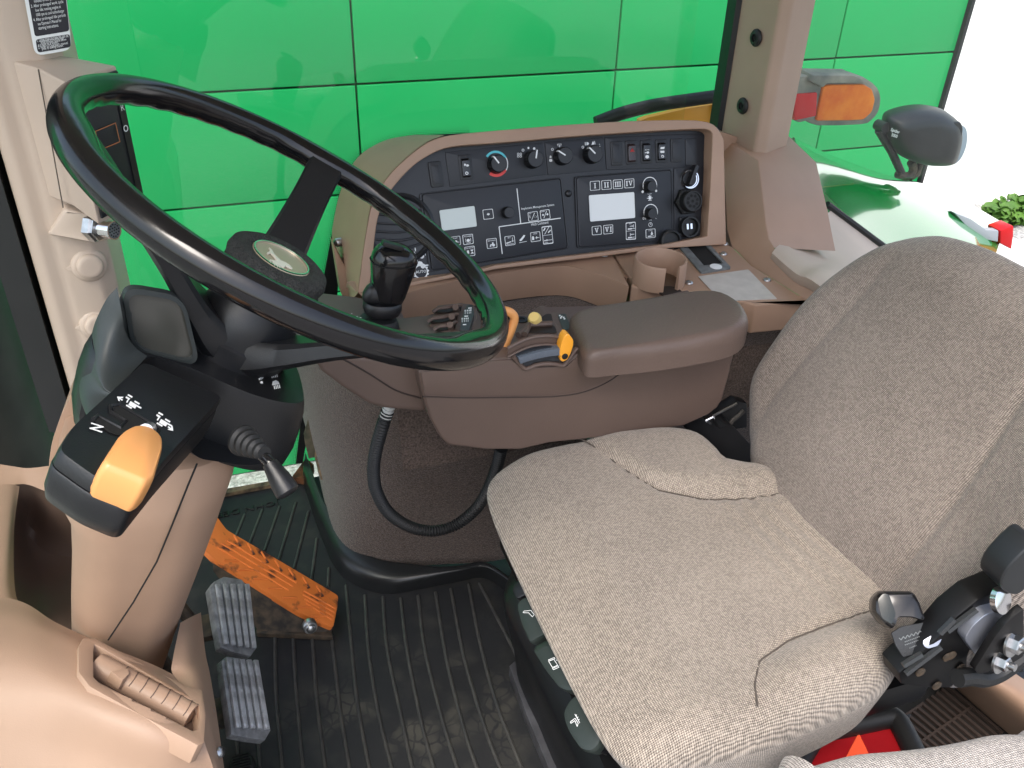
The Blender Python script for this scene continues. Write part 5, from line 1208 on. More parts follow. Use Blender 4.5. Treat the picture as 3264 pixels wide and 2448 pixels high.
# lever deck
zd = .678
dk_ = [UZ(*Z4(*p), zd) for p in ((1020, 420), (1100, 345), (1380, 320), (1440, 278), (1680, 268), (1740, 330), (1830, 620), (1800, 700), (1640, 690), (1300, 600), (1060, 690), (990, 700))]
prism('lever_deck', dk_, (0, 0, -.05), m_brown, arm, bev=.004, seg=3)
DZ = lambda a, b, o=0: UZ(*Z4(a, b), zd + o)
prism('lever_slot', rnd([DZ(*p, .0005) for p in ((1195, 525), (1240, 440), (1500, 425), (1545, 450), (1570, 525))], .003, 3), (0, 0, .0006), M('slot brown', (.018, .011, .009), .6), arm)
prism('lever_slot', rnd([DZ(*p, .0005) for p in ((1375, 345), (1440, 300), (1500, 300), (1520, 390), (1400, 400))], .003, 3), (0, 0, .0006), M('slot brown b', (.018, .011, .009), .6), arm)
for (a, b, c, d) in ((1190, 540, 1240, 425), (1240, 425, 1510, 408), (1110, 545, 1230, 450)):
    tube('slot_wall', [DZ(a, b, .004), DZ(c, d, .004)], .0045, m_brown, arm, seg=8)
prism('range_label', rnd([DZ(*p, .0006) for p in ((1575, 308), (1668, 300), (1738, 482), (1640, 490))], .002, 3), (0, 0, .0006), M('green grey label', (.035, .045, .04), .5), arm)
bm = bmesh.new()
for k, (x, y) in enumerate(((1600, 318), (1622, 330), (1612, 345), (1645, 340), (1655, 355))): a_prism(bm, [DZ(x+a, y+b, .0015) for a, b in ((-9, -7), (9, -9), (11, 6), (-7, 8))], (0, 0, .0002))
build('label_print', bm, m_white, arm)
m_pale = M('pale yellow plastic', (.78, .58, .20), .4)
tube('pale_lever', cr([DZ(1310, 405, -.002), DZ(1308, 365, .008), DZ(1295, 330, .016)], 4), lambda t: .0105*(1-.25*max(0, t-.7)/.3), m_pale, arm, seg=16, ang=60)
lathe('deck_screw', [(.0095, 0), (.0095, .002), (.006, .002), (.0055, -.001), (.001, -.001)], DZ(1150, 372, 0), (0, 0, 1), m_black, arm, seg=20)
# amber loop handle
lp = [UY(*Z4(*p), 1.0) for p in ((905, 700), (950, 670), (1000, 560), (1045, 440), (1068, 350), (1040, 295), (980, 262), (930, 268), (920, 330), (950, 420), (930, 540), (895, 640))]
tube('loop_handle', cr(lp, 5, closed=True), .0062, m_orange, arm, seg=12, closed=True, ang=70)
prism('loop_insert', [p + Vector((0, .006, 0)) for p in (UY(*Z4(985, 335), 1.0), UY(*Z4(1045, 335), 1.0), UY(*Z4(1000, 455), 1.0), UY(*Z4(960, 420), 1.0))], (0, .012, 0), m_blackg, arm, bev=.002)
# speed dial sector with teeth and amber lever on the near side
yq = YA - .006
sec_ = cr([UY(*Z4(*p), yq) for p in ((1085, 800), (1180, 755), (1300, 718), (1420, 700), (1520, 695), (1605, 715))], 4) + cr([UY(*Z4(*p), yq) for p in ((1605, 858), (1520, 850), (1420, 852), (1310, 872), (1200, 912), (1085, 800))], 4)[:-1]
prism('dial_sector', sec_, (0, .02, 0), M('blue black plastic', (.022, .027, .035), .3, var=.3, vscale=60), arm, bev=.002)
for k in range(11):
    t = k/10; x = 1125 + 440*t; y = 795 - 150*t + 58*t*t
    c = UY(*Z4(x, y), yq + .006); tx = Vector((1, 0, .35 - .4*t)).normalized()
    box('dial_tooth', c, (.0072, .022, .0105), M('tooth', (.10, .12, .15), .35) if k == 0 else bpy.data.materials['tooth'], arm, ax=(tx, Vector((0, 1, 0)), tx.cross(Vector((0, 1, 0)))), bev=.001)
rimp = cr([UY(*Z4(*p), YA - .003) for p in ((1060, 800), (1120, 870), (1195, 940), (1300, 905), (1420, 880), (1540, 885), (1640, 900), (1700, 830), (1810, 690))], 4)
tube('dial_rim', rimp, .0032, m_brown, arm, seg=8)
hump = cr([UY(*Z4(*p), YA + .004) for p in ((990, 700), (1100, 640), (1250, 580), (1420, 555), (1560, 565), (1640, 590))], 4)
patch('dial_cover', [hump, [p + Vector((0, .0, -.016)) for p in hump], [p + Vector((0, -.006, -.034)) for p in hump]], m_brown, arm)
tube('dial_ridge', hump, .0026, m_brown, arm, seg=8)
tube('dial_ridge', [p + Vector((0, -.003, -.012)) for p in hump], .0018, m_brown, arm, seg=8)
al = [UY(*Z4(*p), YA - .012) for p in ((1685, 535), (1718, 545), (1765, 605), (1765, 665), (1735, 760), (1695, 838), (1640, 866), (1605, 845), (1598, 745), (1620, 660), (1645, 580))]
prism('amber_lever', rnd(al, .003, 3), (0, .016, 0), m_yel, arm, bev=.004, seg=3)
lathe('lever_screw', [(.0045, 0), (.0045, .001), (.003, .002)], UY(*Z4(1660, 795), YA - .012), (0, -1, 0), m_dark, arm, seg=14)
# rear lever bank with black label
bz_ = .69
BZ = lambda a, b, o=0: UZ(*Z4(a, b), bz_ + o)
prism('lever_bank', [BZ(*p) for p in ((60, 420), (150, 190), (440, 160), (600, 180), (640, 330), (600, 500), (420, 520), (200, 500))], (0, 0, -.06), m_brown, arm, bev=.005, seg=3)
for k, (x0, y0, x1, y1) in enumerate(((110, 230, 450, 190), (50, 345, 405, 300), (120, 440, 385, 395))):
    hp = [BZ(x0, y0+40, .001), BZ(x0+60, y0, .010), BZ(x0+180, y0-20, .014), BZ(x1, y1-15, .012), BZ(x1, y1+40, .0)]
    hd = prism('lever_hood', [BZ(x0, y0+45, .001), BZ(x0+50, y0+8, .001), BZ(x1-20, y1, .001), BZ(x1, y1+8, .001), BZ(x1-10, y1+70, .001), BZ(x0+60, y0+70, .001)], (0, 0, .0008), M('hood slot', (.016, .010, .008), .6) if k == 0 else bpy.data.materials['hood slot'], arm)
    tube('hood_edge', cr([BZ(x0, y0+45, .002), BZ(x0+60, y0+5, .006), BZ(x0+180, y0-12, .008), BZ(x1, y1-2, .006)], 4), .0028, m_brown, arm, seg=8)
    tube('small_lever', [BZ(x1-60, y1+75, .0), BZ(x1-75, y1+28, .012)], .0048, m_brown, arm, seg=12)
lb_ = [BZ(*p, .0125) for p in ((430, 480), (445, 380), (480, 250), (515, 185), (575, 190), (595, 280), (560, 400), (535, 485))]
prism('lever_label_block', lb_, (0, 0, -.02), M('label charcoal', (.03, .036, .036), .4), arm, bev=.001)
bm = bmesh.new()
for gx, gy in ((490, 270), (515, 268), (537, 266), (557, 262), (455, 365), (480, 363), (502, 361), (524, 360)):
    a_prism(bm, [BZ(gx-7+a, gy+b, .0135) for a, b in ((0, -18), (12, -19), (12, -2), (0, 0))], (0, 0, .0003)); a_prism(bm, [BZ(gx-4+a, gy+b+6, .0135) for a, b in ((0, 0), (6, 0), (6, 24), (0, 24))], (0, 0, .0003))
for (x0, y0, w_) in ((525, 225, 42), (480, 320, 44), (462, 420, 40)): a_prism(bm, [BZ(x0+a, y0+b, .0135) for a, b in ((0, 0), (w_, -2), (w_, 8), (0, 10))], (0, 0, .0003))
build('label_print', bm, m_white, arm)
# front extension that carries the shift grip
ext = [UY(*ZB(*p), 1.0) for p in ((142, 395), (146, 425), (170, 465), (260, 532), (380, 608), (450, 628), (640, 645), (640, 440), (420, 400), (240, 385))]
bm = bmesh.new(); a_prism(bm, ext, (0, .17, .01)); build('front_pod', bm, m_brown, arm, bev=.010, seg=4)
tube('pod_seam', cr([UY(*ZB(*p), .9995) for p in ((240, 392), (380, 470), (500, 545), (612, 580))], 4), .0012, bpy.data.materials['brown seam'], arm, seg=6)
ez = .70
for (a, b, s) in ((300, 1035, 'L'), (405, 1085, 'T')):
    q = [UZ(*Z3(a+x, b+y), ez+.008) for x, y in ((-58, -10), (-35, -38), (50, -12), (48, 40), (-20, 30))]
    bt = prism('pod_button', rnd(q, .003, 3), (0, 0, -.012), m_grey if False else M('button charcoal '+s, (.05, .06, .06), .45), arm, bev=.0015)
    bm = bmesh.new(); c = UZ(*Z3(a, b), ez+.0085)
    a_box(bm, c, (.010, .0018, .0006)); a_box(bm, c + Vector((0, 0, .0003)), (.0018, .010, .0006)); build('symbol', bm, m_white, bt)

# shift grip
jg = thing('shift_grip', 'glossy black shift grip with thumb ledge standing before the control panel', 'gear stick', UY(*Z3(650, 1150), 1.10))
YJ = 1.10
def jr(cx, cy, hw, dp=None, tilt=.35, n=32, pw=2.4):
    c = UY(*Z3(cx, cy), YJ); r_ = (UY(*Z3(cx+hw, cy), YJ) - c).length; dp = dp or r_*.85
    out = []
    for k in range(n):
        a = 2*math.pi*k/n; ca, sa = math.cos(a), math.sin(a)
        x = math.copysign(abs(ca)**(2/pw), ca)*r_; y = math.copysign(abs(sa)**(2/pw), sa)*dp
        out.append(c + Vector((x, y, -x*tilt*.35)))
    return out
def jl(name, rs, mat, n=32): 
    bm = bmesh.new(); a_rings(bm, [jr(*r_) if len(r_) == 3 else jr(r_[0], r_[1], r_[2], r_[3]) for r_ in rs]); return build(name, bm, mat, jg, ang=45)
jl('base_boot', [(660, 1165, 225), (655, 1120, 220), (650, 1085, 205), (655, 1070, 120)], m_rubber)
jl('neck', [(665, 1090, 85), (672, 1050, 95), (690, 1010, 120)], m_black)
jl('collar', [(690, 1030, 180), (690, 1015, 200), (695, 960, 222), (700, 900, 218), (700, 880, 200)], m_black)
jl('grip', [(770, 905, 120), (765, 880, 165), (775, 820, 185), (790, 720, 205), (805, 600, 232), (822, 480, 255), (832, 405, 262), (838, 340, 252), (835, 280, 215), (815, 235, 150), (800, 218, 90), (798, 212, 40)], m_blackg)
jl('thumb_ledge', [(620, 870, 150, .012), (618, 845, 155, .014), (615, 790, 145, .014), (608, 720, 95, .012), (600, 690, 50, .008)], m_black)
tube('grip_seam', cr([p + Vector((0, -.0005, 0)) for p in jr(830, 405, 264)], 2, closed=True), .0009, m_dark, jg, seg=5, closed=True)
box('top_button', UY(*Z3(815, 230), YJ-.012), (.030, .012, .007), m_black, jg, ax=(Vector((1, 0, -.42)).normalized(), Vector((0, 1, 0)), Vector((.42, 0, 1)).normalized()), bev=.002)

# corrugated hose
hp = [UY(*ZB(a, b), y) for a, b, y in ((463, 640, 1.05), (442, 700, 1.05), (412, 810, 1.06), (402, 900, 1.07), (415, 990, 1.08), (470, 1085, 1.09), (560, 1145, 1.10), (660, 1165, 1.10), (760, 1140, 1.10), (850, 1070, 1.09), (905, 985, 1.08), (945, 880, 1.07), (965, 800, 1.06))]
path = resamp(cr(hp, 20), 1000)
hose = thing('corrugated_hose', 'black corrugated hose looping below the brown control arm', 'hose', hp[7])
tube('hose_sleeve', path, lambda t: .0092 + .0012*math.cos(t*2*math.pi*112), m_rubber, hose, seg=12, ang=80)
u_ = (path[12]-path[0]).normalized()
lathe('hose_fitting', [(.0075, -.022), (.0075, .012)], path[2], u_, M('grey ribbed fitting', (.45, .45, .43), .5), hose, seg=20)
for k in range(5): lathe('fitting_rib', [(.009, 0), (.009, .0025)], path[2] + u_*(-.018 + k*.006), u_, bpy.data.materials['grey ribbed fitting'], hose, seg=20)

# ================================================================ OPERATOR SEAT
seat = thing('operator_seat', 'grey-brown tweed operator seat with bolstered cushion and backrest', 'seat', (.55, .73, 0))
def sst(x, a, b): t = min(max((x-a)/(b-a), 0), 1); return t*t*(3-2*t)
SX, SY, SZ = Vector((1, 0, 0)), Vector((0, 1, 0)), Vector((0, 0, 1))
so_ = [(.305, .50), (.298, .58), (.296, .73), (.300, .88), (.315, .955), (.36, .985), (.46, .995), (.58, .985), (.63, .972), (.658, .95), (.668, .915), (.672, .885), (.70, .866), (.73, .845), (.755, .80), (.80, .78), (.80, .70), (.79, .62), (.74, .575), (.69, .515), (.665, .487), (.62, .468), (.54, .456), (.46, .450), (.37, .456), (.325, .470)]
so_ = [(p.x, p.y) for p in resamp(cr([Vector((x, y, 0)) for x, y in so_], 6, closed=True) + [Vector((*so_[0], 0))], 150)[:-1]]
FS = [(.44, 1.0), (.475, .966), (.502, .892), (.529, .838), (.586, .804), (.645, .792), (.70, .789), (.82, .785)]
NS_ = [(.43, .44), (.46, .470), (.475, .50), (.50, .528), (.55, .545), (.61, .552), (.665, .556), (.72, .560), (.82, .565)]
def itp(T, x):
    if x <= T[0][0]: return T[0][1]
    for (a, b), (c, d) in zip(T[:-1], T[1:]):
        if x <= c: return b + (d-b)*(x-a)/(c-a)
    return T[-1][1]
def seam_far(x): return itp(FS, x)
def seam_near(x): return itp(NS_, x)
def cush(x, y, e):
    z = .012*math.sin((y-.73)*3.1)**2*0
    z += -.018*sst(x, .42, .72)*(1 - abs(y-.73)/.25 if abs(y-.73) < .25 else 0)     # sat-in hollow
    z += -.030*(1 - sst(x, .29, .40))                                     # waterfall front edge
    f = seam_far(x); kf = sst(x, .44, .54)
    z += .013*sst(y, f, f+.035)*kf - .006*math.exp(-((y-f)/.007)**2)*kf
    nr = seam_near(x); kn = sst(x, .44, .54)
    z += .011*(1-sst(y, nr-.035, nr))*kn - .006*math.exp(-((y-nr)/.007)**2)*kn
    z += .0026*math.sin(x*235 + math.sin(y*9)*1.6)*sst(x, .56, .66)*math.exp(-((y-.70)/.14)**2)      # stretch wrinkles by the backrest
    return z*e
pillow('cushion', so_, (Vector((0, 0, .520)), SX, SY, SZ), .115, .045, m_seat, seat, detail=cush, rings=60, undercut=.17)
m_seam = M('cloth seam', (.075, .062, .052), .9)
for T, xs in ((FS, (.465, .75)), (NS_, (.462, .70))):
    L = []
    for k in range(40):
        x = xs[0] + (xs[1]-xs[0])*k/39; y = itp(T, x); L.append(Vector((x, y, .520 + cush(x, y, 1) + .0006)))
    tube('cushion_seam', L, .0012, m_seam, seat, seg=6)
box('seat_pan', (.55, .73, .385), (.44, .44, .05), m_steelk, seat, bev=.012)
# backrest
th = rad(27); Bo = Vector((.705, .73, .49)); BU = Vector((math.sin(th), 0, math.cos(th))); BN = Vector((-math.cos(th), 0, math.sin(th))); BY = Vector((0, 1, 0))
bo_ = [(-.20, -.03), (-.10, -.05), (.0, -.05), (.10, -.045), (.17, .0), (.215, .05), (.245, .10), (.250, .16), (.245, .24), (.225, .31), (.19, .375), (.14, .415), (.07, .43), (0, .432), (-.08, .43), (-.16, .42), (-.215, .38), (-.245, .30), (-.262, .2), (-.265, .10), (-.25, .02), (-.235, -.02)]
bo_ = [(x*1.12 if x < -.1 else x, y) for x, y in bo_]
bo_ = [(p.x, p.y) for p in resamp(cr([Vector((x, y, 0)) for x, y in bo_], 6, closed=True) + [Vector((*bo_[0], 0))], 150)[:-1]]
def bsh(y, h, e):
    z = 0.0
    bw = .155 - .03*sst(h, .1, .4)
    z += .046*sst(-y, bw-.02, .28) + .030*sst(y, bw+.01, .26)
    z -= .005*math.exp(-((-y-bw)/.007)**2) + .003*math.exp(-((y-bw-.02)/.007)**2)
    z += .022*math.exp(-((h-.10)/.10)**2)*(1-min(abs(y)/.2, 1)**2)
    z -= .05*sst(h, .36, .43)*.4
    return z*e
pillow('backrest', bo_, (Bo, BY, BU, BN), .11, .045, m_seat2, seat, detail=bsh, rings=60, undercut=.04)
pillow('back_shell', [(x*.97, y*.97+.01) for x, y in bo_], (Bo - BN*.10, BY, BU, BN), .03, .01, m_black, seat, rings=4)
# suspension base, side shroud, rails
box('suspension_base', (.58, .75, .19), (.40, .34, .36), m_steelk, seat, bev=.02, seg=3)
sp_ = [UZ(*ZK(*p), .16) for p in ((60, 330), (110, 250), (200, 240))]
shr = cr([UZ(*ZK(*p), .20) for p in ((120, 230), (75, 350), (65, 470), (130, 650), (230, 850), (330, 1080), (460, 1350), (600, 1640), (720, 1900))], 5)
patch('front_shroud', [[p + Vector((0, 0, .06)) + Vector((.03, 0, 0)) for p in shr], [p + Vector((.004, 0, .03)) for p in shr], shr, [p + Vector((.02, 0, -.10)) for p in shr], [p + Vector((.03, 0, -.19)) for p in shr]], m_black, seat)
rl = [UZ(*ZK(*p), .032) for p in ((100, 880), (160, 830), (330, 1180), (560, 1700), (720, 2050), (620, 2100), (400, 1659), (230, 1250))]
prism('slide_rail', rl, (0, 0, -.03), M('worn grey rail', (.10, .10, .11), .4, metal=.4, var=.3, vscale=25), seat, bev=.004)
# finger paddles under the cushion front
nK = Vector((-.62, -.10, .78)).normalized()
m_pad3 = M('green black paddle', (.020, .028, .025), .42, bump=(700, .3, .0005))
def paddle(px, lbl, z, h=.022, mt=m_pad3):
    c = UZ(*ZK(*px[0]), z); q = [UP(*ZK(*p), (c, nK)) for p in px]; cc_ = sum(q, Vector())/len(q); q = rnd(q, .008, 4)
    bm = bmesh.new(); a_rings(bm, [[cc_ + (p-cc_)*s + nK*hh for p in q] for hh, s in ((-h, .94), (-h*.3, 1.0), (-.003, .985), (0, .93), (.001, .75))])
    o = build(lbl, bm, mt, seat, ang=45); o['plane'] = 0; del o['plane']; return o, (c, nK)
p1, k1 = paddle([(152, 405), (225, 345), (330, 470), (420, 630), (300, 690), (258, 715), (190, 560)], 'adjust_paddle', .452)
p2, k2 = paddle([(265, 742), (400, 668), (520, 800), (640, 1030), (610, 1075), (545, 1082), (480, 1055), (360, 900)], 'adjust_paddle', .448, .03)
p3, k3 = paddle([(500, 1235), (560, 1130), (625, 1085), (760, 1290), (810, 1400), (790, 1490), (720, 1545), (640, 1520), (540, 1370)], 'adjust_paddle', .446)
paddle([(115, 300), (180, 210), (260, 330), (215, 355), (155, 385)], 'adjust_paddle', .452, .03, m_black)
paddle([(715, 1360), (770, 1320), (812, 1400), (800, 1480), (745, 1530), (695, 1510)], 'paddle_tip', .454, .03, m_blackg)
def kprint(pgs, k, parent):
    bm = bmesh.new()
    for a, b in pgs: 
        pl = (k[0] + nK*.0018, nK); A, B2 = UP(*ZK(*a), pl), UP(*ZK(*b), pl); d = (B2-A).normalized(); s = d.cross(nK)*.0003; a_prism(bm, [A-s, B2-s, B2+s, A+s], nK*.0002)
    build('symbol', bm, m_white, parent)
def loop(L): return list(zip(L, L[1:] + L[:1]))
kprint(loop([(208, 482), (215, 470), (268, 466), (292, 498), (278, 514), (250, 483)]), k1, p1)
kprint(loop([(402, 850), (440, 835), (470, 880), (430, 898)]) + loop([(400, 840), (445, 822), (450, 830), (405, 848)]) + loop([(430, 905), (475, 885), (480, 895), (438, 914)]) + [((470, 820), (500, 850)), ((500, 850), (503, 885)), ((503, 885), (480, 880)), ((455, 840), (478, 850)), ((478, 850), (488, 875))], k2, p2)
kprint(loop([(565, 1310), (602, 1282), (625, 1320), (618, 1345), (600, 1300), (570, 1320)]) + [((600, 1250), (638, 1318)), ((606, 1262), (616, 1256)), ((615, 1278), (626, 1272)), ((624, 1295), (635, 1289))], k3, p3)

# far-side hinge cover between cushion and backrest
hc = cr([UY(*ZN(*p), .985) for p in ((380, 960), (480, 830), (640, 850), (720, 900), (760, 900), (850, 950), (960, 920), (1050, 930), (1180, 1060), (1500, 1420), (1300, 1480), (900, 1480), (640, 1150))], 3, closed=True)
prism('recliner_cover', hc, (0, .05, 0), m_black, seat, bev=.010, seg=3)
prism('arm_bracket', [UY(*ZN(*p), 1.02) for p in ((620, 870), (1100, 560), (1250, 600), (1250, 950), (760, 1000))], (0, .02, 0), m_black, seat, bev=.004)
tube('lever_rod', [UY(*ZN(*p), 1.0) for p in ((680, 820), (790, 765), (1100, 600))], .0022, m_zinc, seat, seg=8)
lathe('cable_end', [(.006, 0), (.006, .016), (.003, .018)], UY(*ZN(640, 850), 1.0), Vector((.8, -.2, .5)), m_chrome, seat, seg=14)
tube('link_rod', [UY(*ZN(*p), 1.0) for p in ((1010, 890), (1040, 840), (1130, 770), (1200, 700))], .004, M('dull rod', (.12, .11, .10), .5, metal=.6), seat, seg=8)

# near-side frame, slides, recliner
YN = .452
LP = lambda a, b, y=YN: UY(*ZL(a, b), y)
fr = [LP(*p) for p in ((500, 1500), (900, 1130), (1050, 960), (1260, 790), (1500, 690), (1650, 700), (1701, 760), (1701, 1500), (1240, 1380), (1000, 1640), (760, 1640), (520, 1600))]
prism('side_frame', fr, (0, .03, 0), m_steelk, seat, bev=.003)
for a, b in (((890, 1110), (1030, 970)), ((960, 1090), (1240, 880)), ((535, 1420), (715, 1310)), ((1520, 1020), (1660, 905)), ((560, 1500), (900, 1240))):
    tube('slide_edge', [LP(*a, YN-.003), LP(*b, YN-.003)], .004, M('slide edge', (.06, .065, .07), .25, metal=.6) if 'slide edge' not in bpy.data.materials else bpy.data.materials['slide edge'], seat, seg=6)
rc = [LP(*p, YN-.012) for p in ((1130, 1170), (1200, 1050), (1330, 930), (1510, 885), (1560, 930), (1490, 1040), (1400, 1160), (1300, 1330), (1240, 1330))]
prism('recliner_drum', rnd(rc, .006, 3), (0, .02, 0), M('dark polished steel', (.30, .32, .37), .28, metal=.6), seat, bev=.004, seg=3)
pt = [LP(*p, YN-.03) for p in ((1225, 1460), (1300, 1340), (1420, 1150), (1520, 1020), (1701, 870), (1701, 1330), (1560, 1420), (1270, 1510))]
prism('pivot_plate', rnd(pt, .004, 3), (0, .008, 0), m_steelk, seat, bev=.002)
for (a, b, r_) in ((1580, 1200, .016), (1455, 1375, .014)):
    c = LP(a, b, YN-.031); axb = Vector((.25, -.9, .3)).normalized()
    lathe('washer', [(r_, 0), (r_, .0025)], c, axb, m_zinc, seat, seg=28)
    lathe('bolt', [(r_*.62, .002), (r_*.62, .010), (r_*.5, .011)], c, axb, m_zinc, seat, seg=6, ang=20)
    lathe('bolt_shank', [(r_*.3, .011), (r_*.3, .018)], c, axb, m_zinc, seat, seg=14)
lathe('pivot_disc', [(.014, 0), (.014, .006), (.012, .007)], LP(1450, 790, YN-.015), Vector((.2, -.8, .5)), m_chrome, seat, seg=28)
sd_ = [LP(*p, YN-.02) for p in ((1470, 640), (1520, 520), (1640, 380), (1840, 200), (1940, 420), (1790, 620), (1640, 760), (1530, 730))]
prism('side_cover', rnd(sd_, .015, 4), (0, .03, 0), M('blue grey plastic', (.010, .012, .014), .42), seat, bev=.008, seg=3)
tube('wiring_sleeve', cr([LP(*p, YN-.02) for p in ((1060, 1545), (1180, 1530), (1300, 1545), (1450, 1500), (1600, 1400), (1750, 1280))], 6), .010, m_rubber, seat, seg=10)
for (a, b) in ((1090, 1440), (960, 1335), (860, 1610), (1000, 1320), (700, 1480)):
    lathe('rivet', [(.006, 0), (.006, .002), (.003, .003)], LP(a, b, YN-.001), (0, -1, 0), m_dirt, seat, seg=12)

# seat-belt buckle and webbing
bk_ = thing('belt_buckle', 'black seat belt buckle on short stitched webbing between cushion and backrest', 'seat belt', LP(600, 1200, .47))
nb = Vector((-.35, -.62, .70)).normalized()
LB = lambda a, b, o=0: UP(*ZL(a, b), (LP(600, 1000, .475) + nb*o, nb))
q = rnd([LB(*p) for p in ((260, 780), (330, 705), (640, 705), (700, 800), (770, 1000), (640, 960), (480, 960), (440, 1080), (330, 1010), (255, 900))], .004, 4); c_ = sum(q, Vector())/len(q)
bm = bmesh.new(); a_rings(bm, [[c_ + (p-c_)*s + nb*h for p in q] for h, s in ((-.022, .92), (-.018, 1.0), (-.004, 1.0), (.002, .93), (.004, .8))]); build('buckle_case', bm, m_blackg, bk_, ang=40)
prism('release_face', rnd([LB(*p, .0045) for p in ((290, 790), (345, 725), (400, 735), (470, 930), (430, 1030), (330, 960))], .003, 3), nb*.001, M('buckle face', (.012, .016, .014), .22), bk_, bev=.0008)
wq = [LB(*p, -.012) for p in ((430, 1110), (520, 1050), (780, 1000), (830, 1130), (720, 1290), (540, 1340), (470, 1230))]
m_web = M('black webbing', (.015, .018, .022), .7, bump=(500, .6, .001))
prism('webbing', wq, -nb*.004, m_web, bk_)
for k, (a0, b0, a1, b1) in enumerate(((500, 1170, 760, 1080), (555, 1195, 770, 1115), (555, 1225, 780, 1145), (600, 1255, 760, 1190))):
    bm = bmesh.new()
    for j in range(14):
        t = j/13; x = a0 + (a1-a0)*t; y = b0 + (b1-b0)*t
        if k == 0: a_tube(bm, [LB(x, y + (14 if j % 2 else -14), -.0115), LB(x + (a1-a0)/13, y + (b1-b0)/13 + (-14 if j % 2 else 14), -.0115)], .0005, 5)
        else: a_tube(bm, [LB(x, y, -.0115), LB(x + (a1-a0)/22, y + (b1-b0)/22, -.0115)], .0006, 5)
    build('stitching', bm, m_grey, bk_)
prism('belt_anchor', rnd([LB(*p, -.006) for p in ((720, 1180), (850, 1100), (910, 1150), (870, 1230), (770, 1260), (725, 1230))], .003, 3), nb*.003, bpy.data.materials['dark polished steel'], bk_, bev=.001)
# ================================================================ NEAR FOREGROUND, LOWER RIGHT
ts = thing('passenger_seat', 'pale tweed passenger seat cushion edge in the bottom right corner', 'seat', (.62, .18, 0))
zt = .50
to_ = [UZ(*ZM(*p), zt) for p in ((100, 840), (250, 785), (400, 742), (700, 668), (1000, 645), (1250, 622), (1500, 585), (1700, 543), (1850, 505), (2000, 484), (2212, 482), (2400, 500))]
to2 = [(p.x, p.y) for p in to_] + [(.86, .20), (.84, .02), (.60, -.06), (.36, -.02), (.30, .12)]
to2 = [(p.x, p.y) for p in resamp(cr([Vector((x, y, 0)) for x, y in to2], 4, closed=True) + [Vector((*to2[0], 0))], 120)[:-1]]
m_seat3 = weave('passenger seat cloth', (.09, .08, .073), (.56, .52, .48), .0026, .8)
pillow('cushion', to2, (Vector((0, 0, zt+.012)), SX, SY, SZ), .10, .03, m_seat3, ts, rings=30, detail=lambda x, y, e: .006*math.sin((x-.5)*14)*e)
box('seat_base', (.58, .10, .21), (.34, .20, .42), m_black, ts, bev=.01)

# red warning board in a black frame on the floor
zw = .33
wb = thing('warning_board', 'red warning board with orange triangle in a black frame between the two seats', 'sign', UZ(*ZM(800, 600), 0))
WQ = lambda a, b, o=0: UZ(*ZM(a, b), zw + o)
rb = [WQ(*p) for p in ((300, 860), (440, 600), (520, 560), (780, 515), (1095, 452), (1180, 635), (1260, 820), (800, 960))]
prism('red_face', rb, (0, 0, -.006), M('red reflective', (.30, .008, .012), .3, var=.08, vscale=25), wb)
prism('triangle', [WQ(*p, .0006) for p in ((778, 510), (900, 760), (630, 790))], (0, 0, .001), M('orange red fluorescent', (.85, .10, .035), .5), wb)
tube('frame', cr([WQ(*p, .006) for p in ((100, 1050), (270, 730), (390, 545), (470, 490), (700, 440), (1020, 375), (1100, 388), (1160, 470), (1270, 690), (1400, 950))], 5), .014, m_rubber, wb, seg=14)
prism('worn_edge', [WQ(*p, .0012) for p in ((435, 625), (450, 590), (545, 562), (545, 575), (490, 600), (470, 615))], (0, 0, .0006), M('chipped paint', (.45, .42, .38), .8), wb)
prism('corner_plate', [WQ(*p, .004) for p in ((1130, 370), (1235, 330), (1215, 420), (1170, 450))], (0, 0, -.01), m_rubber, wb, bev=.002)
cb_ = UZ(*ZM(850, 700), .33)
box('stand', (cb_.x, cb_.y, .16), (.10, .05, .32), m_steelk, wb)

# slatted brown grille on the rear floor and tan sill beside it
zg = .02
gr = thing('floor_grille', 'brown slatted floor grille behind the seat', 'grille', UZ(*ZM(1600, 400), 0))
GQ = lambda a, b, o=0: UZ(*ZM(a, b), zg + o)
m_gr = M('dark brown grille', (.045, .031, .025), .6, var=.1)
prism('grille_plate', [GQ(*p, -.006) for p in ((1000, 300), (1500, -60), (2080, 470), (2300, 900), (1300, 800))], (0, 0, -.01), m_dark, gr)
for k in range(12):
    t = k/11; a0 = Vector((1545, 90)).lerp(Vector((1060, 420)), t); b0 = Vector((2030, 500)).lerp(Vector((1560, 830)), t)
    d = Vector((b0-a0)).normalized(); s = Vector((-d.y, d.x))*10
    prism('slat', [GQ(*(a0-s)), GQ(*(b0-s)), GQ(*(b0+s)), GQ(*(a0+s))], (0, 0, -.008), m_gr, gr)
for (a, b, c, d) in ((1330, 240, 1180, 340), (1750, 270, 1330, 560)):
    prism('cross_bar', [GQ(a, b, .001), GQ(a+18, b+10, .001), GQ(c+18, d+10, .001), GQ(c, d, .001)], (0, 0, -.006), m_gr, gr)
sl_ = thing('door_sill', 'tan moulded sill panel behind the seat at the right edge', 'panel', UZ(*ZM(2100, 250), 0))
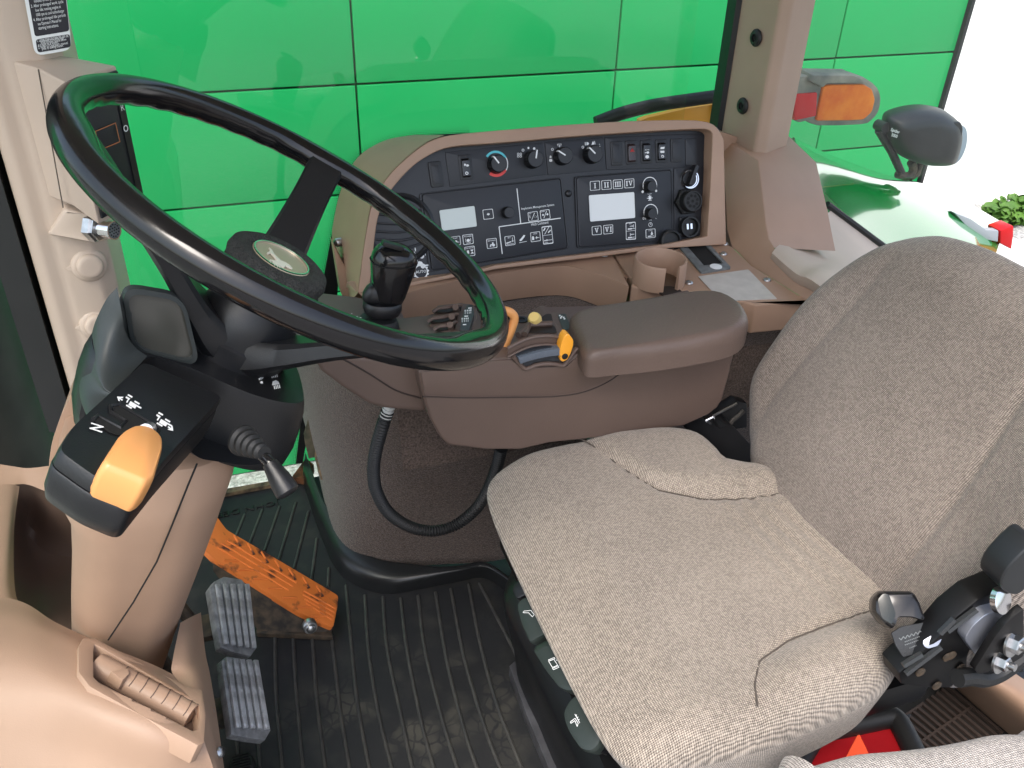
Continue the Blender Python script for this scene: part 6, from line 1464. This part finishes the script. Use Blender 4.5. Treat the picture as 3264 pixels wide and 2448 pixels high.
patch('sill_skin', [[UZ(*ZM(*p), z) for p in ((1450, -120), (1560, 60), (1900, 370), (2060, 500), (2300, 720))] for z in (.012,)] + [[UZ(*ZM(*p), z) for p in ((1560, -200), (1700, 0), (2000, 240), (2212, 420), (2400, 600))] for z in (.12,)] + [[UZ(*ZM(*p), z) for p in ((1700, -250), (1850, -30), (2130, 150), (2300, 290), (2500, 420))] for z in (.16,)] + [[UZ(*ZM(*p), z) for p in ((1900, -300), (2050, -80), (2300, 100), (2450, 200), (2650, 320))] for z in (.15,)], m_tan, sl_, nu=6, nv=6)

# ================================================================ OUTSIDE, BEHIND THE PILLAR
fn = thing('rear_fender', 'glossy green rear fender outside the rear side window', 'fender', (1.7, 2.0, .0))
def fg(p, y): return UY(*ZE(*p), y)
near_ = [(700, 1120), (850, 1240), (1000, 1385), (1215, 1560), (1500, 1770), (1900, 2050)]
far_ = [(640, 950), (830, 1015), (1200, 1130), (1540, 1215), (1800, 1320), (2080, 1480)]
mid_ = [(670, 1000), (840, 1090), (1130, 1235), (1400, 1370), (1680, 1540), (2010, 1760)]
A0 = [fg(p, 1.72) for p in near_]; A2 = [fg(p, 2.42) for p in far_]; A1 = [a.lerp(b, .45) + Vector((0, 0, .05)) for a, b in zip(A0, A2)]
patch('fender_skin', [A0, A1, A2, [p + Vector((.02, .07, -.08)) for p in A2], [p + Vector((.02, .09, -.4)) for p in A2]], m_gpaint, fn, nu=8, nv=8)
prism('lamp_panel', [fg(p, 2.08) for p in ((1745, 1405), (1860, 1450), (1960, 1520), (2040, 1525), (2035, 1600), (1960, 1585), (1840, 1510))], (0, .03, 0), M('silver grey plastic', (.35, .37, .40), .35), fn, bev=.004)
tl = prism('tail_lamp', [fg(p, 2.08) for p in ((2052, 1525), (2140, 1492), (2138, 1560), (2125, 1650), (2050, 1610))], (0, .06, 0), m_redl, fn, bev=.006)

# work lamp on its bracket
wl = thing('work_lamp', 'black round-backed work lamp on a small bracket above the fender', 'lamp', fg((1430, 1190), 2.10))
LQ = lambda a, b, y=2.10: fg((a, b), y)
c0 = LQ(1560, 900); 
m_lamp = M('dull black housing', (.010, .011, .013), .42, var=.2, vscale=12)
o_b = [(1295, 790), (1330, 755), (1440, 722), (1560, 712), (1680, 735), (1760, 790), (1782, 830), (1790, 900), (1770, 1000), (1735, 1075), (1640, 1090), (1520, 1078), (1390, 1030), (1320, 960), (1290, 870)]
q = cr([LQ(*p) for p in o_b], 3, closed=True); c_ = sum(q, Vector())/len(q)
bm = bmesh.new(); a_rings(bm, [[c_ + (p-c_)*s + Vector((.02*h/.05, h, 0)) for p in q] for h, s in ((-.062, .45), (-.058, .68), (-.045, .86), (-.02, .97), (.0, 1.0), (.03, 1.0), (.05, .95), (.06, .8))])
build('housing', bm, m_lamp, wl, ang=45)
face = [LQ(*p, 2.075) for p in ((1500, 815), (1755, 790), (1775, 830), (1745, 1010), (1700, 1040), (1560, 1010), (1475, 880))]
prism('housing_rib', rnd(face, .01, 4), (0, -.022, 0), m_lamp, wl, bev=.008, seg=3)
fl_ = cr([LQ(*p, 2.11) for p in ((1770, 830), (1825, 850), (1830, 950), (1790, 1050), (1735, 1085), (1780, 950))], 4, closed=True)
prism('lens_rim', fl_, (0, .04, 0), M('lens glass', (.25, .30, .36), .1), wl, bev=.004)
tube('bracket', [LQ(1245, 860), LQ(1330, 1000), LQ(1395, 1140)], .012, m_lamp, wl, seg=10)
lathe('bracket_pivot', [(.016, -.02), (.016, .02)], LQ(1265, 835), (0, 1, 0), m_lamp, wl, seg=18)
tube('foot', cr([LQ(1460, 1070), LQ(1475, 1120), LQ(1440, 1165), LQ(1370, 1150)], 4), .013, m_dirt, wl, seg=10)
tube('foot', [LQ(1520, 1085), LQ(1500, 1150), LQ(1450, 1180)], .010, m_dirt, wl, seg=10)
lt_ = text('Scandia', LQ(1325, 880, 2.042), Vector((.92, 0, -.15)).normalized(), Vector((0.1, .2, 1)).normalized(), .010, m_white, wl, width=.030) if False else None
bx_ = Vector((.95, 0, -.30)).normalized(); by_ = Vector((.25, .15, .95)).normalized()
text('Spider', LQ(1322, 872, 2.040), bx_, by_, .012, m_white, wl, width=.036)
text('5000', LQ(1328, 900, 2.040), bx_, by_, .009, m_white, wl, width=.024)

# amber and red marker lamp
mk = thing('marker_lamp', 'amber and red marker lamp in a weathered grey housing beside the pillar', 'lamp', fg((1000, 830), 1.95))
KQ = lambda a, b, y=1.95: fg((a, b), y)
hz = [(690, 545), (800, 500), (1090, 498), (1180, 530), (1240, 580), (1262, 650), (1245, 740), (1195, 800), (1130, 825), (850, 832), (770, 800), (690, 798)]
m_wth = M('weathered grey housing', (.12, .12, .11), .6, col2=(.30, .27, .22), vscale=14)
prism('housing', cr([KQ(*p) for p in hz], 2, closed=True), (0, .07, 0), m_wth, mk, bev=.006)
prism('amber_lens', rnd([KQ(*p, 1.942) for p in ((880, 572), (920, 562), (1150, 558), (1205, 590), (1225, 660), (1205, 740), (1150, 792), (1060, 798), (832, 800))], .008, 4), (0, .02, 0), m_amberl, mk, bev=.005, seg=3)
prism('red_lens', [KQ(*p, 1.944) for p in ((690, 625), (842, 612), (835, 768), (690, 798))], (0, .02, 0), m_redl, mk, bev=.004)
tube('mount_tube', [KQ(700, 690, 2.0), KQ(500, 710, 2.0), KQ(300, 730, 2.0)], .02, m_wth, mk, seg=12)
prism('hood', [KQ(*p, 1.935) for p in ((795, 540), (880, 580), (905, 552), (1180, 548), (1090, 500), (810, 497))], (0, .06, .005), m_wth, mk, bev=.004)

# orange panel and black arm outside the side window
ap = thing('orange_marker_panel', 'orange panel under a curved black arm just outside the window above the console', 'reflector', UY(2200, 360, 1.85))
prism('panel', [UY(*p, 1.85) for p in ((2040, 384), (2066, 374), (2184, 347), (2278, 332), (2290, 340), (2296, 420), (2040, 430))], (0, .02, 0), M('orange reflector', (.95, .40, .04), .4), ap, bev=.003)
tube('arm', cr([UY(*p, 1.83) for p in ((1900, 392), (1980, 362), (2080, 337), (2190, 320), (2300, 305), (2420, 290))], 5), .015, m_rubber, ap, seg=20, ang=60)
tube('support', [UY(2290, 310, 1.84), UY(2310, 520, 1.84)], .012, m_rubber, ap, seg=10)
